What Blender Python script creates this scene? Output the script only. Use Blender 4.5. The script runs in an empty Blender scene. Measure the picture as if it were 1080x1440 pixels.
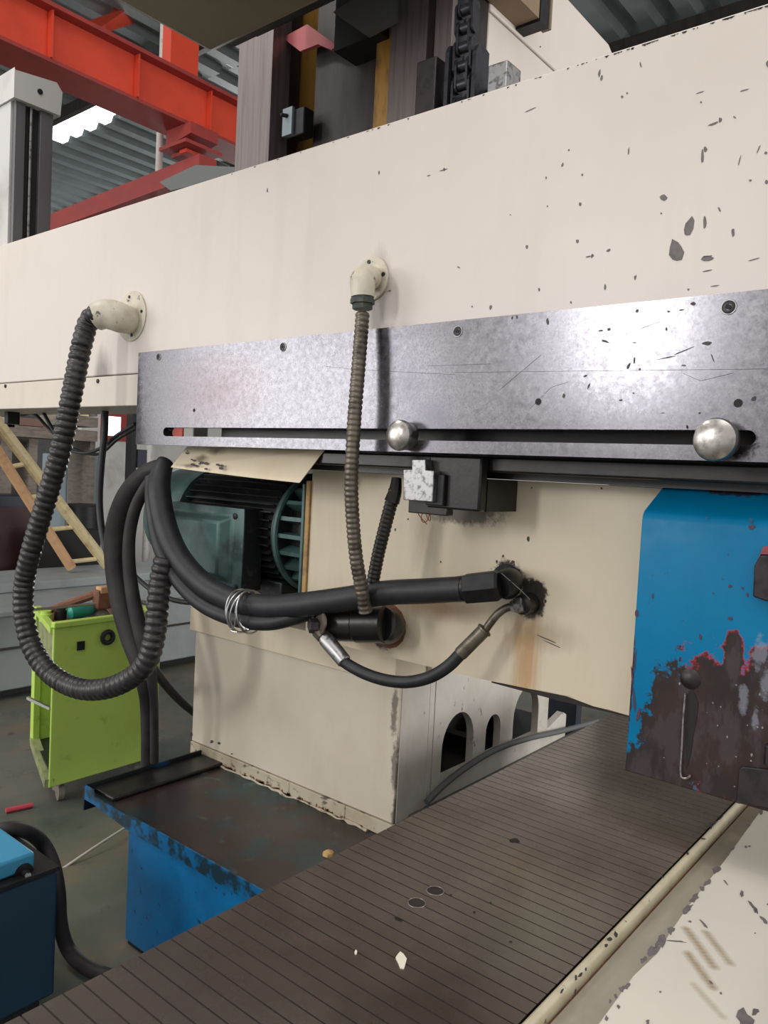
import bpy, bmesh, math, random
from mathutils import Vector as V, Matrix
random.seed(7)
S = bpy.context.scene
COL = S.collection
PI = math.pi
# ---------------------------------------------------------------- camera
H = 1.6
YAW, PIT, ROL, F = -0.686264876, -0.0515187, 0.050336, 1094.58554
cy, sy, cp, sp, cr, sr = math.cos(YAW), math.sin(YAW), math.cos(PIT), math.sin(PIT), math.cos(ROL), math.sin(ROL)
FW = V((sy*cp, cy*cp, sp)); R0 = V((cy, -sy, 0)); U0 = R0.cross(FW)
RT = cr*R0 + sr*U0; UP = -sr*R0 + cr*U0
EYE = V((0, 0, H))
cam = bpy.data.cameras.new('camera'); co = bpy.data.objects.new('camera', cam); COL.objects.link(co)
m = Matrix.Identity(4)
for i in range(3):
    m[i][0] = RT[i]; m[i][1] = UP[i]; m[i][2] = -FW[i]; m[i][3] = EYE[i]
co.matrix_world = m
cam.sensor_fit = 'HORIZONTAL'; cam.sensor_width = 36; cam.lens = F/1080*36; cam.clip_start = 0.02
S.camera = co
# ---------------------------------------------------------------- light
S.view_settings.view_transform = 'Standard'; S.view_settings.look = 'None'
S.view_settings.gamma = 1; S.view_settings.use_curve_mapping = False
S.view_settings.exposure = 0.17
W = bpy.data.worlds.new('hall_daylight'); S.world = W; W.use_nodes = True
bg = W.node_tree.nodes['Background']; bg.inputs[0].default_value = (0.99, 0.97, 0.97, 1); bg.inputs[1].default_value = 0.74
def area(name, loc, target, sx, sy_, power, col=(1, 1, 1)):
    l = bpy.data.lights.new(name, 'AREA'); l.shape = 'RECTANGLE'; l.size = sx; l.size_y = sy_; l.energy = power; l.color = col
    o = bpy.data.objects.new(name, l); COL.objects.link(o); o.location = loc
    o.rotation_euler = (V(target)-V(loc)).to_track_quat('-Z', 'Y').to_euler()
area('window_daylight_near', (-4.27, -7, 4.1), (-4.27, 0, 4.1), .8, 2.4, 190, (1, .99, .97))
area('window_daylight_far', (-10.5, -7, 2.9), (-6, 1, 1.8), 4.5, 3.2, 240, (1, .99, .97))
area('skylight_daylight', (0.5, -1.5, 8.5), (-0.6, 1.2, 1), 4, 5, 120, (1, .98, .95))
area('cart_fill_lamp', (-4.5, -.5, 6.0), (-3.6, 2.0, 0), 1.2, .5, 45, (1, .97, .92))  # unseen lamp added to lighten the cart and the left side
area('roof_fill_light', (-15, 15.5, 3.2), (-13, 8, 5.6), 7, 3, 900, (1, 1, 1))  # unseen source, no real window: added to brighten the roof underside
area('side_door_daylight', (6.5, 5.2, 2.0), (-1.5, 2.4, 1.2), 4, 3.2, 330, (1, .99, .97))

# ---------------------------------------------------------------- pixel helpers (photograph frame 1080 x 1440)
def ray(x, y): return FW + (x-540)/F*RT + (720-y)/F*UP
def P(x, y, X=None, Y=None, Z=None):
    d = ray(x, y)
    if X is not None: t = X/d.x
    elif Y is not None: t = Y/d.y
    else: t = (Z-H)/d.z
    return EYE + d*t
def prad(p, px): return px*(p-EYE).dot(FW)/F

# ---------------------------------------------------------------- materials
def srgb(c):
    def f(v):
        v /= 255.0
        return v/12.92 if v <= .04045 else ((v+.055)/1.055)**2.4
    return tuple(f(v) for v in c)+(1,)
class Mat:
    def __init__(s, name, rgb, rough=.5, metal=0., spec=.5):
        s.m = bpy.data.materials.new(name); s.m.use_nodes = True; s.nt = s.m.node_tree
        s.b = s.nt.nodes['Principled BSDF']
        s.b.inputs['Roughness'].default_value = rough; s.b.inputs['Metallic'].default_value = metal
        s.b.inputs['Specular IOR Level'].default_value = spec
        n = s.nt.nodes.new('ShaderNodeRGB'); n.outputs[0].default_value = srgb(rgb)
        s.c = n.outputs[0]; s.tc = s.nt.nodes.new('ShaderNodeNewGeometry').outputs['Position']
        s.nt.links.new(s.c, s.b.inputs['Base Color'])
    def N(s, t): return s.nt.nodes.new(t)
    def L(s, a, b): s.nt.links.new(a, b)
    def noise(s, scale, detail=4, stretch=(1, 1, 1), rough=.6):
        mp = s.N('ShaderNodeMapping'); mp.inputs['Scale'].default_value = stretch; s.L(s.tc, mp.inputs[0])
        n = s.N('ShaderNodeTexNoise'); n.inputs['Scale'].default_value = scale; n.inputs['Detail'].default_value = detail
        n.inputs['Roughness'].default_value = rough; s.L(mp.outputs[0], n.inputs['Vector'])
        return n.outputs['Fac']
    def ramp(s, v, a, b, lo=0., hi=1.):
        r = s.N('ShaderNodeMapRange'); r.inputs[1].default_value = a; r.inputs[2].default_value = b
        r.inputs[3].default_value = lo; r.inputs[4].default_value = hi; s.L(v, r.inputs[0]); return r.outputs[0]
    def math(s, op, a, b=0.):
        n = s.N('ShaderNodeMath'); n.operation = op
        for i, v in enumerate((a, b)):
            if isinstance(v, (int, float)): n.inputs[i].default_value = v
            else: s.L(v, n.inputs[i])
        return n.outputs[0]
    def mix(s, fac, rgb):
        n = s.N('ShaderNodeMix'); n.data_type = 'RGBA'
        s.L(s.c, n.inputs[6]); n.inputs[7].default_value = srgb(rgb); s.L(fac, n.inputs[0])
        s.c = n.outputs[2]; s.L(s.c, s.b.inputs['Base Color']); return s
    def mottle(s, scale, rgb, a=.45, b=.7, amt=1., stretch=(1, 1, 1), detail=5):
        return s.mix(s.ramp(s.noise(scale, detail, stretch), a, b, 0, amt), rgb)
    def bump(s, scale, strength=.1, dist=.002, stretch=(1, 1, 1)):
        n = s.N('ShaderNodeBump'); n.inputs['Strength'].default_value = strength; n.inputs['Distance'].default_value = dist
        s.L(s.noise(scale, 6, stretch), n.inputs['Height']); s.L(n.outputs[0], s.b.inputs['Normal']); return s
    def roughvar(s, scale, lo, hi, stretch=(1, 1, 1), a=.35, b=.65):
        s.L(s.ramp(s.noise(scale, 5, stretch), a, b, lo, hi), s.b.inputs['Roughness']); return s
    def dist(s, c, rad):            # 0 at the centre, 1 on the ellipsoid
        mp = s.N('ShaderNodeMapping'); mp.vector_type = 'POINT'
        mp.inputs['Scale'].default_value = tuple(1/r for r in rad)
        mp.inputs['Location'].default_value = tuple(-c[i]/rad[i] for i in range(3))
        s.L(s.tc, mp.inputs[0]); n = s.N('ShaderNodeVectorMath'); n.operation = 'LENGTH'; s.L(mp.outputs[0], n.inputs[0])
        return n.outputs['Value']
    def blots(s, spots, rgb, amt=1., edge=.15, wob=.5, scale=14, stretch=(1, 1, 1), grow=0.):
        d = None
        for c, rad in spots:
            e = s.dist(c, rad); d = e if d is None else s.math('MINIMUM', d, e)
        w = s.ramp(s.noise(scale, 6, stretch, .7), .25, .75, -wob, wob)
        d = s.math('ADD', d, w)
        return s.mix(s.ramp(d, 1+edge+grow, 1-edge+grow, 0, amt), rgb)

def paint(name, rgb, dirt, rough=.42, amt=.35, dscale=3, streak=True, spec=.4):
    M_ = Mat(name, rgb, rough, 0, spec)
    M_.mottle(dscale, dirt, .45, .8, amt)
    if streak: M_.mottle(9, dirt, .52, .8, amt*.8, (1, 1, .12))
    M_.bump(60, .05, .001)
    return M_

M = {}
a = paint('cream_beam_paint', (216, 206, 197), (198, 184, 171), .36, .4, 2.0)
a.blots([(P(145, 530, Y=1.66), (.05, .1, .09)), (P(533, 430, Y=1.66), (.03, .1, .12))], (90, 80, 72), .65, .5, .4, 14, (1, 1, .2)); M['beam'] = a.m
a = paint('cream_panel_paint', (213, 203, 190), (182, 168, 150), .4, .4, 3); M['beam_low'] = a.m
a = paint('cream_head_paint', (216, 203, 178), (194, 172, 138), .42, .5, 2.5)
Yh = 1.85
a.blots([(P(740, 930, Y=Yh), (.035, .2, .12)), (P(735, 900, Y=Yh), (.04, .2, .06))], (186, 138, 80), .7, .7, .75, 34, (1, 1, .08))
a.blots([(P(600, 850, Y=Yh), (.19, .2, .03)), (P(520, 895, Y=Yh), (.09, .2, .035))], (150, 104, 58), .6, .6, .4, 9, (1, 1, .4))
a.blots([(P(715, 815, Y=Yh), (.05, .1, .05)), (P(745, 850, Y=Yh), (.04, .1, .04)), (P(750, 835, Y=Yh), (.04, .1, .04)), (P(540, 888, Y=Yh), (.055, .1, .05))], (30, 26, 24), .95, .12, .35, 45)
a.blots([(P(760, 890, Y=Yh), (.09, .2, .035)), (P(600, 745, Y=Yh), (.045, .2, .09))], (120, 100, 74), .45, .6, .4, 16, (1, 1, .3)); 
a.blots([(P(650, 722, Y=Yh), (.12, .2, .03))], (40, 34, 30), .8, .3, .5, 40)
a.blots([(P(300, 634, Y=1.68), (.035, .1, .012)), (P(268, 655, Y=1.66), (.05, .1, .006)), (P(282, 645, Y=1.67), (.03, .1, .012))], (96, 78, 60), .75, .6, .6, 30); M['head'] = a.m
a = paint('cream_pedestal_paint', (210, 199, 181), (180, 167, 146), .45, .45, 3)
a.blots([(P(555, y, Y=1.93), (.012, .1, .08)) for y in (1000, 1080, 1150)], (60, 50, 40), .7, .3, .7, 40)
a.blots([(P(330, 1150, Y=1.93), (.3, .1, .02)), (P(430, 1195, Y=1.93), (.3, .1, .04))], (140, 112, 66), .5, .5, .5, 20)
M['pedestal'] = a.m
a = paint('cream_lip_paint', (190, 180, 158), (150, 130, 98), .5, .6, 7)
a.mottle(24, (58, 44, 32), .58, .66, .8, (1, 1, 1.6)); M['lip'] = a.m
a = paint('white_casting_paint', (206, 200, 190), (160, 150, 134), .5, .5, 6)
a.mottle(30, (50, 44, 38), .66, .72, .85, (1, 1, .6)); M['casting'] = a.m
a = paint('cream_cover_paint', (213, 206, 192), (196, 188, 174), .38, .4, 4, False)
for (p0, p1, w_, st) in (((966, 1306), (1004, 1356), .0065, .8), ((994, 1310), (1026, 1350), .006, .7), ((968, 1340), (1002, 1384), .006, .85), ((976, 1382), (1016, 1424), .005, .45)):
    q0, q1 = P(*p0, Z=.8), P(*p1, Z=.8)
    a.blots([(q0.lerp(q1, k/11), (w_*1.15, w_*1.15, .3)) for k in range(12)], (150, 128, 100), st, .75, .3, 60)
M['cover'] = a.m
a = paint('trough_paint', (168, 160, 144), (140, 130, 112), .4, .6, 6, False); a.mottle(18, (198, 190, 174), .55, .8, .5, (1, .2, 1)); M['trough'] = a.m
a = paint('lip_rail_paint', (186, 176, 150), (150, 132, 96), .45, .6, 14, False); a.mottle(40, (50, 44, 36), .64, .69, .9); M['lip_rail'] = a.m
a = Mat('ground_steel', (118, 116, 121), .3, .9)
a.mottle(220, (90, 88, 94), .45, .65, .6); a.mottle(3.2, (94, 90, 96), .4, .8, .45)
a.mottle(30, (102, 100, 106), .5, .75, .4, (.12, 1, 3))
a.blots([(P(305, 550, Y=1.62), (.15, .1, .075))], (98, 84, 86), .6, .95, .12, 12)
a.blots([(P(1040, 625, Y=1.62), (.03, .1, .028))], (34, 32, 34), .95, .2, .5, 60)
a.blots([(P(545, 490, Y=1.62), (.03, .1, .05)), (P(570, 540, Y=1.62), (.05, .1, .05)), (P(600, 590, Y=1.62), (.06, .1, .04))], (96, 96, 104), .6, .6, .3, 9)
a.roughvar(60, .2, .28).bump(160, .04, .0004, (1, 1, .5)); M['steel'] = a.m
a = Mat('worn_steel', (160, 158, 158), .38, .9); a.mottle(60, (70, 66, 66), .5, .62, .7); a.bump(90, .2, .001); M['wornsteel'] = a.m
a = Mat('button_steel', (176, 172, 166), .3, .95); a.mottle(45, (110, 104, 98), .48, .64, .6); a.bump(40, .12, .001); M['button'] = a.m
a = Mat('black_iron', (34, 33, 35), .5, .3); a.mottle(30, (20, 19, 20), .4, .6, .8); a.bump(60, .2, .001); M['black'] = a.m
a = Mat('dark_gap', (20, 19, 19), .7); M['dark'] = a.m
a = Mat('oily_black', (30, 28, 28), .32, .2); a.mottle(14, (52, 44, 38), .5, .7, .6); a.bump(40, .25, .002); M['oily'] = a.m
a = Mat('black_rubber', (40, 40, 43), .5, 0, .4); a.mottle(22, (26, 26, 28), .4, .65, .8); a.bump(70, .15, .001); M['rubber'] = a.m
a = Mat('dusty_rubber', (54, 50, 50), .6, 0, .35); a.mottle(8, (34, 31, 33), .42, .62, .9); a.bump(50, .2, .001); M['rubber_dusty'] = a.m
a = Mat('conduit_sheath', (58, 56, 56), .38, .25); a.mottle(26, (36, 34, 34), .45, .6, .8); a.mottle(10, (104, 98, 92), .62, .75, .6); M['conduit'] = a.m
a = Mat('conduit_metal', (112, 104, 92), .4, .55); a.mottle(20, (62, 54, 46), .45, .62, .8); M['conduit_metal'] = a.m
a = Mat('conduit_oily', (52, 46, 42), .4, .3); a.mottle(20, (30, 40, 38), .45, .62, .8); M['conduit_oily'] = a.m
a = paint('cream_fitting_paint', (208, 200, 182), (158, 146, 122), .4, .6, 20, False); a.mottle(30, (70, 60, 50), .62, .68, .9); M['fitting'] = a.m
a = Mat('green_gland', (52, 62, 56), .45, .2); a.mottle(30, (96, 92, 80), .55, .7, .6); M['gland'] = a.m
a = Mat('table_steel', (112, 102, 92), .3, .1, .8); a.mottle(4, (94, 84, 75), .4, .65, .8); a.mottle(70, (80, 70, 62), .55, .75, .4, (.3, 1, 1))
a.blots([(V((-.95, .55, .8)), (.42, .75, .2)), (V((-.60, .85, .8)), (.25, .38, .2))], (58, 48, 43), .9, .75, .3, 5)  # brown grime, plus the dimmer light at near left put into the colour
a.blots([(P(745, 1310, Z=.8), (.055, .10, .1))], (92, 92, 80), .55, .6, .3, 8)  # greenish reflection on the table top, painted into the colour
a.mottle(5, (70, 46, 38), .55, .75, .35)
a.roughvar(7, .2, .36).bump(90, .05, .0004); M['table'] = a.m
a = Mat('table_inlay', (30, 21, 18), .6, .0); a.mottle(8, (58, 36, 28), .5, .7, .6); M['inlay'] = a.m
a = Mat('table_side', (60, 54, 50), .5, .4); a.mottle(9, (40, 34, 30), .45, .65, .8); M['tableside'] = a.m
# blue guard: paint, red primer, bare dark steel
a = paint('blue_guard_paint', (4, 112, 156), (4, 92, 134), .3, .5, 4, True, .12); Yg = 1.68
def Pg(x, y): return P(x, y, Y=Yg)
worn = [(Pg(950, 1040), (.075, .3, .165)), (Pg(1010, 1030), (.11, .3, .16)), (Pg(1080, 1040), (.08, .3, .17)), (Pg(1030, 930), (.022, .3, .06)), (Pg(1085, 960), (.03, .3, .08)), (Pg(900, 1085), (.04, .3, .07)),(Pg(920, 1120), (.06, .3, .09))]
a.mottle(7, (20, 122, 150), .55, .75, .5)
a.blots(worn[1:5], (150, 44, 48), 1, .05, .42, 26, (1, 1, 1), .09)
a.blots(worn, (50, 44, 43), 1, .05, .42, 26)
a.blots(worn, (66, 50, 48), .5, .3, 1.0, 9, (1, 1, .6), -.3); a.blots(worn, (78, 72, 74), .45, .2, 1.0, 30, (1, 1, .4), -.62)
a.mottle(55, (72, 30, 44), .7, .73, .9); a.blots([(Pg(1010, 688), (.05, .4, .012)), (Pg(888, 960), (.004, .4, .1)), (Pg(1030, 692), (.03, .4, .01))], (60, 34, 44), .9, .1, .7, 50)
a.blots([(Pg(1068, 920), (.012, .3, .03)), (Pg(1045, 985), (.008, .3, .03)), (Pg(1078, 960), (.01, .3, .04)), (Pg(1062, 1010), (.006, .3, .02))], (140, 142, 154), .5, .25, .95, 34)
a.roughvar(14, .3, .42); M['guard'] = a.m
a = Mat('dark_bracket_steel', (58, 52, 54), .4, .6); a.mottle(30, (40, 36, 38), .45, .6, .8); a.bump(60, .2, .001); M['bracket'] = a.m
a = Mat('red_primer', (140, 60, 64), .5); a.mottle(30, (70, 40, 44), .5, .6, .8); M['primer'] = a.m
a = Mat('motor_green', (74, 104, 102), .42, .1); a.mottle(7, (40, 56, 56), .45, .66, .9); a.mottle(18, (104, 128, 126), .6, .75, .6); a.bump(50, .1, .001); M['motor'] = a.m
a = Mat('motor_dark', (40, 42, 43), .4, .3); a.mottle(24, (74, 76, 74), .58, .7, .7); M['motordark'] = a.m
a = Mat('ochre_filler', (186, 148, 92), .6); a.mottle(14, (120, 90, 60), .5, .66, .7); M['ochre'] = a.m
a = Mat('blue_tray_paint', (4, 108, 164), .4); a.mottle(5, (14, 84, 130), .45, .65, .7); a.mottle(40, (24, 34, 44), .66, .7, .9); M['trayblue'] = a.m
a = Mat('chipped_blue_rim', (6, 92, 140), .4); a.mottle(16, (22, 44, 52), .46, .56, .95); M['chippedblue'] = a.m
a = Mat('tray_oily_floor', (58, 46, 44), .3, .2); a.mottle(4.5, (30, 62, 66), .5, .58, .85); a.mottle(14, (84, 110, 100), .6, .68, .6); a.mottle(3, (40, 30, 28), .45, .6, .6); M['traydark'] = a.m
a = Mat('tray_rim_paint', (26, 30, 34), .4, .1); a.mottle(6, (20, 74, 120), .56, .64, .9); M['trayrim'] = a.m
a = Mat('cart_green', (190, 220, 100), .45); a.mottle(3, (172, 202, 90), .4, .7, .7); a.mottle(12, (96, 116, 50), .62, .8, .6); M['cart'] = a.m
a = Mat('cart_dull', (150, 156, 110), .5); a.mottle(14, (110, 110, 80), .45, .65, .7); M['cartdull'] = a.m
a = Mat('grey_base_paint', (150, 156, 156), .55); a.mottle(3, (128, 132, 130), .45, .7, .7); M['greybase'] = a.m
a = Mat('bamboo', (214, 198, 154), .55); a.mottle(14, (160, 120, 72), .5, .7, .6); M['bamboo'] = a.m
a = Mat('bamboo_orange', (208, 164, 122), .55); a.mottle(14, (176, 120, 80), .5, .7, .6); M['bamboo2'] = a.m
a = Mat('crane_orange', (206, 66, 38), .5); a.mottle(3, (180, 54, 34), .45, .7, .6); M['orange'] = a.m
a = Mat('brace_red', (150, 52, 46), .6); a.mottle(5, (120, 44, 42), .45, .7, .6); M['redbrace'] = a.m
a = Mat('roof_sheet', (108, 117, 117), .5, .1); a.mottle(2, (90, 98, 98), .45, .7, .7); M['roof'] = a.m
a = Mat('way_grey', (132, 122, 120), .35, .4); a.mottle(20, (104, 94, 91), .45, .65, .7, (3, 3, .1)); M['way'] = a.m
a = Mat('slide_grey', (112, 109, 112), .4, .3); a.mottle(14, (92, 90, 94), .45, .7, .6, (1, 1, .1)); M['slidegrey'] = a.m
a = Mat('way_dark', (54, 48, 46), .45, .3); a.mottle(8, (38, 32, 30), .45, .65, .8, (2, 2, .3)); M['waydark'] = a.m
a = Mat('way_ochre', (168, 124, 50), .5); a.mottle(18, (84, 62, 34), .5, .66, .8, (1, 1, .3)); M['wayochre'] = a.m
a = Mat('way_maroon', (84, 48, 50), .5); M['maroon'] = a.m
a = Mat('distant_pink', (186, 96, 100), .6); M['pink'] = a.m  # colour of a distant pink thing, not primer on the casting
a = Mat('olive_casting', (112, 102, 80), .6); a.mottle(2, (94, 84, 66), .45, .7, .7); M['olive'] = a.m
a = Mat('chain_steel', (62, 62, 68), .35, .7); a.mottle(40, (34, 34, 36), .5, .65, .7); M['chain'] = a.m
a = Mat('chip_grey', (112, 104, 103), .6); a.mottle(60, (90, 84, 84), .45, .65, .8); M['chip'] = a.m
a = Mat('chip_dark', (58, 52, 54), .6); M['chipdark'] = a.m
a = Mat('chip_maroon', (78, 44, 58), .55); M['chipmaroon'] = a.m
a = Mat('chip_pale', (222, 216, 196), .6); M['flake'] = a.m
a = Mat('floor_concrete', (104, 104, 96), .36); a.mottle(1.3, (74, 82, 74), .42, .64, .9); a.mottle(3, (118, 104, 88), .5, .66, .75); a.mottle(9, (48, 44, 40), .62, .74, .7)
a.roughvar(2, .25, .5); M['floor'] = a.m
a = Mat('wall_plaster', (150, 150, 150), .8); a.mottle(1, (120, 122, 122), .45, .65, .7); M['wall'] = a.m
a = Mat('white_panel', (196, 194, 190), .6); a.mottle(3, (160, 156, 150), .5, .7, .7); M['white'] = a.m
a = Mat('cabinet_bluegrey', (126, 140, 146), .5); M['cabinet'] = a.m
a = Mat('timber_grey', (132, 122, 112), .7); a.mottle(9, (96, 88, 80), .45, .65, .7, (1, 1, 4)); M['timber'] = a.m
a = Mat('timber_brown', (126, 98, 88), .7); M['timber2'] = a.m
a = Mat('drum_navy', (36, 42, 56), .45); M['navy'] = a.m
a = Mat('drum_maroon', (62, 34, 38), .5); M['drum'] = a.m
a = Mat('dark_blue_paint', (12, 50, 72), .4); a.mottle(5, (14, 44, 64), .45, .66, .8); M['weldblue'] = a.m
a = Mat('light_blue_paint', (60, 140, 176), .4); a.mottle(9, (40, 110, 150), .5, .7, .5); M['weldlight'] = a.m
a = Mat('rust_brown', (132, 84, 62), .55, .1); a.mottle(16, (96, 60, 46), .45, .65, .8); M['rust'] = a.m
a = Mat('teal_plastic', (34, 140, 120), .4); M['teal'] = a.m
a = Mat('red_plastic', (190, 66, 80), .5); M['red'] = a.m
a = Mat('white_cord', (190, 184, 168), .6); M['cord'] = a.m
a = Mat('silver_wire', (190, 190, 190), .3, .9); M['wire'] = a.m
a = Mat('copper_wire', (160, 84, 50), .4, .6); M['copper'] = a.m
a = Mat('pipe_white', (200, 196, 190), .5); a.mottle(20, (140, 136, 130), .55, .7, .6); M['pipewhite'] = a.m
a = Mat('grey_sheet', (96, 98, 98), .6); M['greysheet'] = a.m
a = Mat('brown_box', (132, 112, 88), .6); a.mottle(4, (104, 88, 70), .45, .7, .6); M['brownbox'] = a.m
def emis(name, rgb, st):
    a = Mat(name, rgb, .6); a.b.inputs['Emission Color'].default_value = srgb(rgb); a.b.inputs['Emission Strength'].default_value = st; return a.m
M['skyglow'] = emis('skylight_sheet', (255, 255, 255), 3.0)
M['winglow'] = emis('window_daylight_pane', (245, 250, 255), 2.2)

# ---------------------------------------------------------------- mesh builder
class G:
    def __init__(s): s.v = []; s.f = []
    def add(s, vs, fs):
        o = len(s.v); s.v += [tuple(v) for v in vs]; s.f += [tuple(i+o for i in f) for f in fs]; return s
    def box(s, x0, x1, y0, y1, z0, z1):
        vs = [(x, y, z) for x in (x0, x1) for y in (y0, y1) for z in (z0, z1)]
        return s.add(vs, [(0, 1, 3, 2), (4, 6, 7, 5), (0, 4, 5, 1), (2, 3, 7, 6), (0, 2, 6, 4), (1, 5, 7, 3)])
    def prism(s, pts, ext):
        n = len(pts); e = V(ext); a_ = [V(p) for p in pts]; b_ = [p+e for p in a_]
        return s.add(a_+b_, [tuple(range(n)), tuple(range(2*n-1, n-1, -1))]+[(i, i+n, (i+1) % n+n, (i+1) % n) for i in range(n)])
    def rings(s, rs, cap=True, closed=False):
        o = []; n = len(rs[0]); vs = [p for r in rs for p in r]; fs = []
        k = len(rs)
        for i in range(k if closed else k-1):
            j = (i+1) % k
            for q in range(n):
                w = (q+1) % n; fs.append((i*n+q, i*n+w, j*n+w, j*n+q))
        if cap and not closed: fs.append(tuple(range(n-1, -1, -1))); fs.append(tuple((k-1)*n+q for q in range(n)))
        return s.add(vs, fs)
    def tube(s, pts, rad, seg=14, step=.012, smooth=True, cap=True):
        pts = [V(p) for p in pts]; dens = []; rr = rad if isinstance(rad, (list, tuple)) else [rad]*len(pts) if not callable(rad) else None
        if smooth and len(pts) > 2:
            q = [2*pts[0]-pts[1]]+pts+[2*pts[-1]-pts[-2]]
            for i in range(1, len(q)-2):
                L_ = (q[i+1]-q[i]).length; n = max(2, int(L_/step))
                for k in range(n):
                    t = k/n; p = .5*((2*q[i])+(q[i+1]-q[i-1])*t+(2*q[i-1]-5*q[i]+4*q[i+1]-q[i+2])*t*t+(3*q[i]-q[i-1]-3*q[i+1]+q[i+2])*t**3)
                    dens.append((p, (rr[i-1]*(1-t)+rr[i]*t) if rr else 0))
            dens.append((pts[-1], rr[-1] if rr else 0))
        else: dens = [(p, rr[i] if rr else 0) for i, p in enumerate(pts)]
        L_ = 0; out = []; N = None
        for i, (p, r) in enumerate(dens):
            if i: L_ += (p-dens[i-1][0]).length
            t = (dens[min(i+1, len(dens)-1)][0]-dens[max(i-1, 0)][0]).normalized()
            if N is None:
                N = t.orthogonal().normalized()
            else: N = (N-t*N.dot(t)).normalized()
            B = t.cross(N); r_ = rad(L_) if callable(rad) else r
            out.append([p+(N*math.cos(2*PI*k/seg)+B*math.sin(2*PI*k/seg))*r_ for k in range(seg)])
        return s.rings(out, cap)
    def lathe(s, c, ax, prof, seg=24, phase=0.):
        c = V(c); t = V(ax).normalized(); N = t.orthogonal().normalized(); B = t.cross(N)
        return s.rings([[c+t*h+(N*math.cos(2*PI*k/seg+phase)+B*math.sin(2*PI*k/seg+phase))*max(r, 1e-5) for k in range(seg)] for h, r in prof])
    def ring(s, c, ax, R, r, seg=28, mseg=8, sc=(1, 1)):
        c = V(c); t = V(ax).normalized(); N = t.orthogonal().normalized(); B = t.cross(N); out = []
        for i in range(seg):
            a_ = 2*PI*i/seg; d = N*math.cos(a_)*sc[0]+B*math.sin(a_)*sc[1]; p = c+d*R; dn = d.normalized()
            out.append([p+(dn*math.cos(2*PI*k/mseg)+t*math.sin(2*PI*k/mseg))*r for k in range(mseg)])
        return s.rings(out, False, True)
def base(name): return name
def obj(name, g, mat, parent=None, bev=0, smooth=True, ang=35):
    me = bpy.data.meshes.new(name); me.from_pydata(g.v, [], g.f); me.validate()
    bm = bmesh.new(); bm.from_mesh(me); bmesh.ops.recalc_face_normals(bm, faces=bm.faces); bm.to_mesh(me); bm.free()
    if smooth:
        for p in me.polygons: p.use_smooth = True
        me.set_sharp_from_angle(angle=math.radians(ang))
    me.materials.append(M[mat]); o = bpy.data.objects.new(name, me); COL.objects.link(o)
    if bev:
        b = o.modifiers.new('bevel', 'BEVEL'); b.width = bev; b.segments = 2; b.limit_method = 'ANGLE'; b.angle_limit = math.radians(40)
    if parent is not None: attach(o, parent)
    return o
def world_loc(p):
    l = V(p.location)
    return l
def attach(o, parent):
    o.parent = parent
    o.matrix_parent_inverse = Matrix.Translation(-V(parent.location)) if parent.type == 'EMPTY' else Matrix.Identity(4)
def tag(o, label, cat, group=None):
    o['label'] = label; o['category'] = cat
    if group: o['group'] = group
    return o
def thing(name, label, cat, loc, group=None):
    o = bpy.data.objects.new(name, None); COL.objects.link(o); o.location = loc; o.empty_display_size = .1
    return tag(o, label, cat, group)
def struct(name, g, mat, parent=None, **k):
    o = obj(name, g, mat, parent, **k)
    if parent is None: o['kind'] = 'structure'
    return o
def stuff(o): o['kind'] = 'stuff'; return o
def chip_pts(px, py, w, h, rot, plane, n=9, jag=.28):
    out = []; r = math.radians(rot)
    for i in range(n):
        a_ = 2*PI*i/n; k = 1+random.uniform(-jag, jag)
        dx, dy = w*.5*math.cos(a_)*k, h*.5*math.sin(a_)*k
        out.append(P(px+dx*math.cos(r)-dy*math.sin(r), py+dx*math.sin(r)+dy*math.cos(r), **plane))
    return out
def chips(lst, plane, off, parent, mat='chip', name='paint_chip', big=9, jag=.28, sc=1.):
    g = G()
    for c in lst:
        px, py, w, h = c[:4]; rot = c[4] if len(c) > 4 else 0
        pts = chip_pts(px, py, w*sc, h*sc, rot, plane, jag=jag)
        if max(w, h) >= big*1.3 and min(w, h) >= 5:
            obj(name, G().prism([p+V(off)*.9 for p in pts], V(off)*.2), mat, parent, smooth=False)
        else: g.prism([p+V(off)*.9 for p in pts], V(off)*.2)
    if g.v: stuff(obj('small_'+name+'s', g, mat, parent, smooth=False))

# ================================================================ setting
struct('floor', G().box(-26, 6, -9, 18, -.1, 0), 'floor', smooth=False)
# corrugated roof sheet with a translucent strip
Zr = 7.0
def corr(x0, x1, y0, y1, pitch=.45, amp=.045, z=Zr):
    g = G(); n = int((x1-x0)/pitch); prof = []
    for i in range(n):
        for f_, h in ((0, 0), (.38, 0), (.5, 1), (.88, 1)): prof.append((x0+(i+f_)*pitch, z+amp*2*h))
    vs = [(x, y0, zz) for x, zz in prof]+[(x, y1, zz) for x, zz in prof]; k = len(prof)
    return g.add(vs, [(i, i+1, i+1+k, i+k) for i in range(k-1)])
roof = struct('ceiling', corr(-25.5, 3, 3, 6.41), 'roof', smooth=False)
for i, (x0, x1, y0, y1, mt) in enumerate(((-25.5, 3, 6.95, 17.5, 'roof'), (-25.5, -13.3, 6.41, 6.95, 'roof'), (-11.45, 3, 6.41, 6.95, 'roof'), (-13.3, -11.45, 6.41, 6.95, 'skyglow'))):
    struct('roof_sheet' if mt == 'roof' else 'skylight_sheet', corr(x0, x1, y0, y1), mt, roof, smooth=False)
for y in (6.2, 9.2, 12.2, 15.2):
    struct('purlin', G().box(-25.5, 3, y, y+.08, Zr-.18, Zr-.002), 'waydark', roof, smooth=False)
struct('wall_back', G().box(-25.5, 3, 17.5, 17.7, 0, Zr), 'wall', smooth=False)
struct('wall_left', G().box(-26, -25.5, -2, 17.5, 0, Zr), 'wall', smooth=False)

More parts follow.
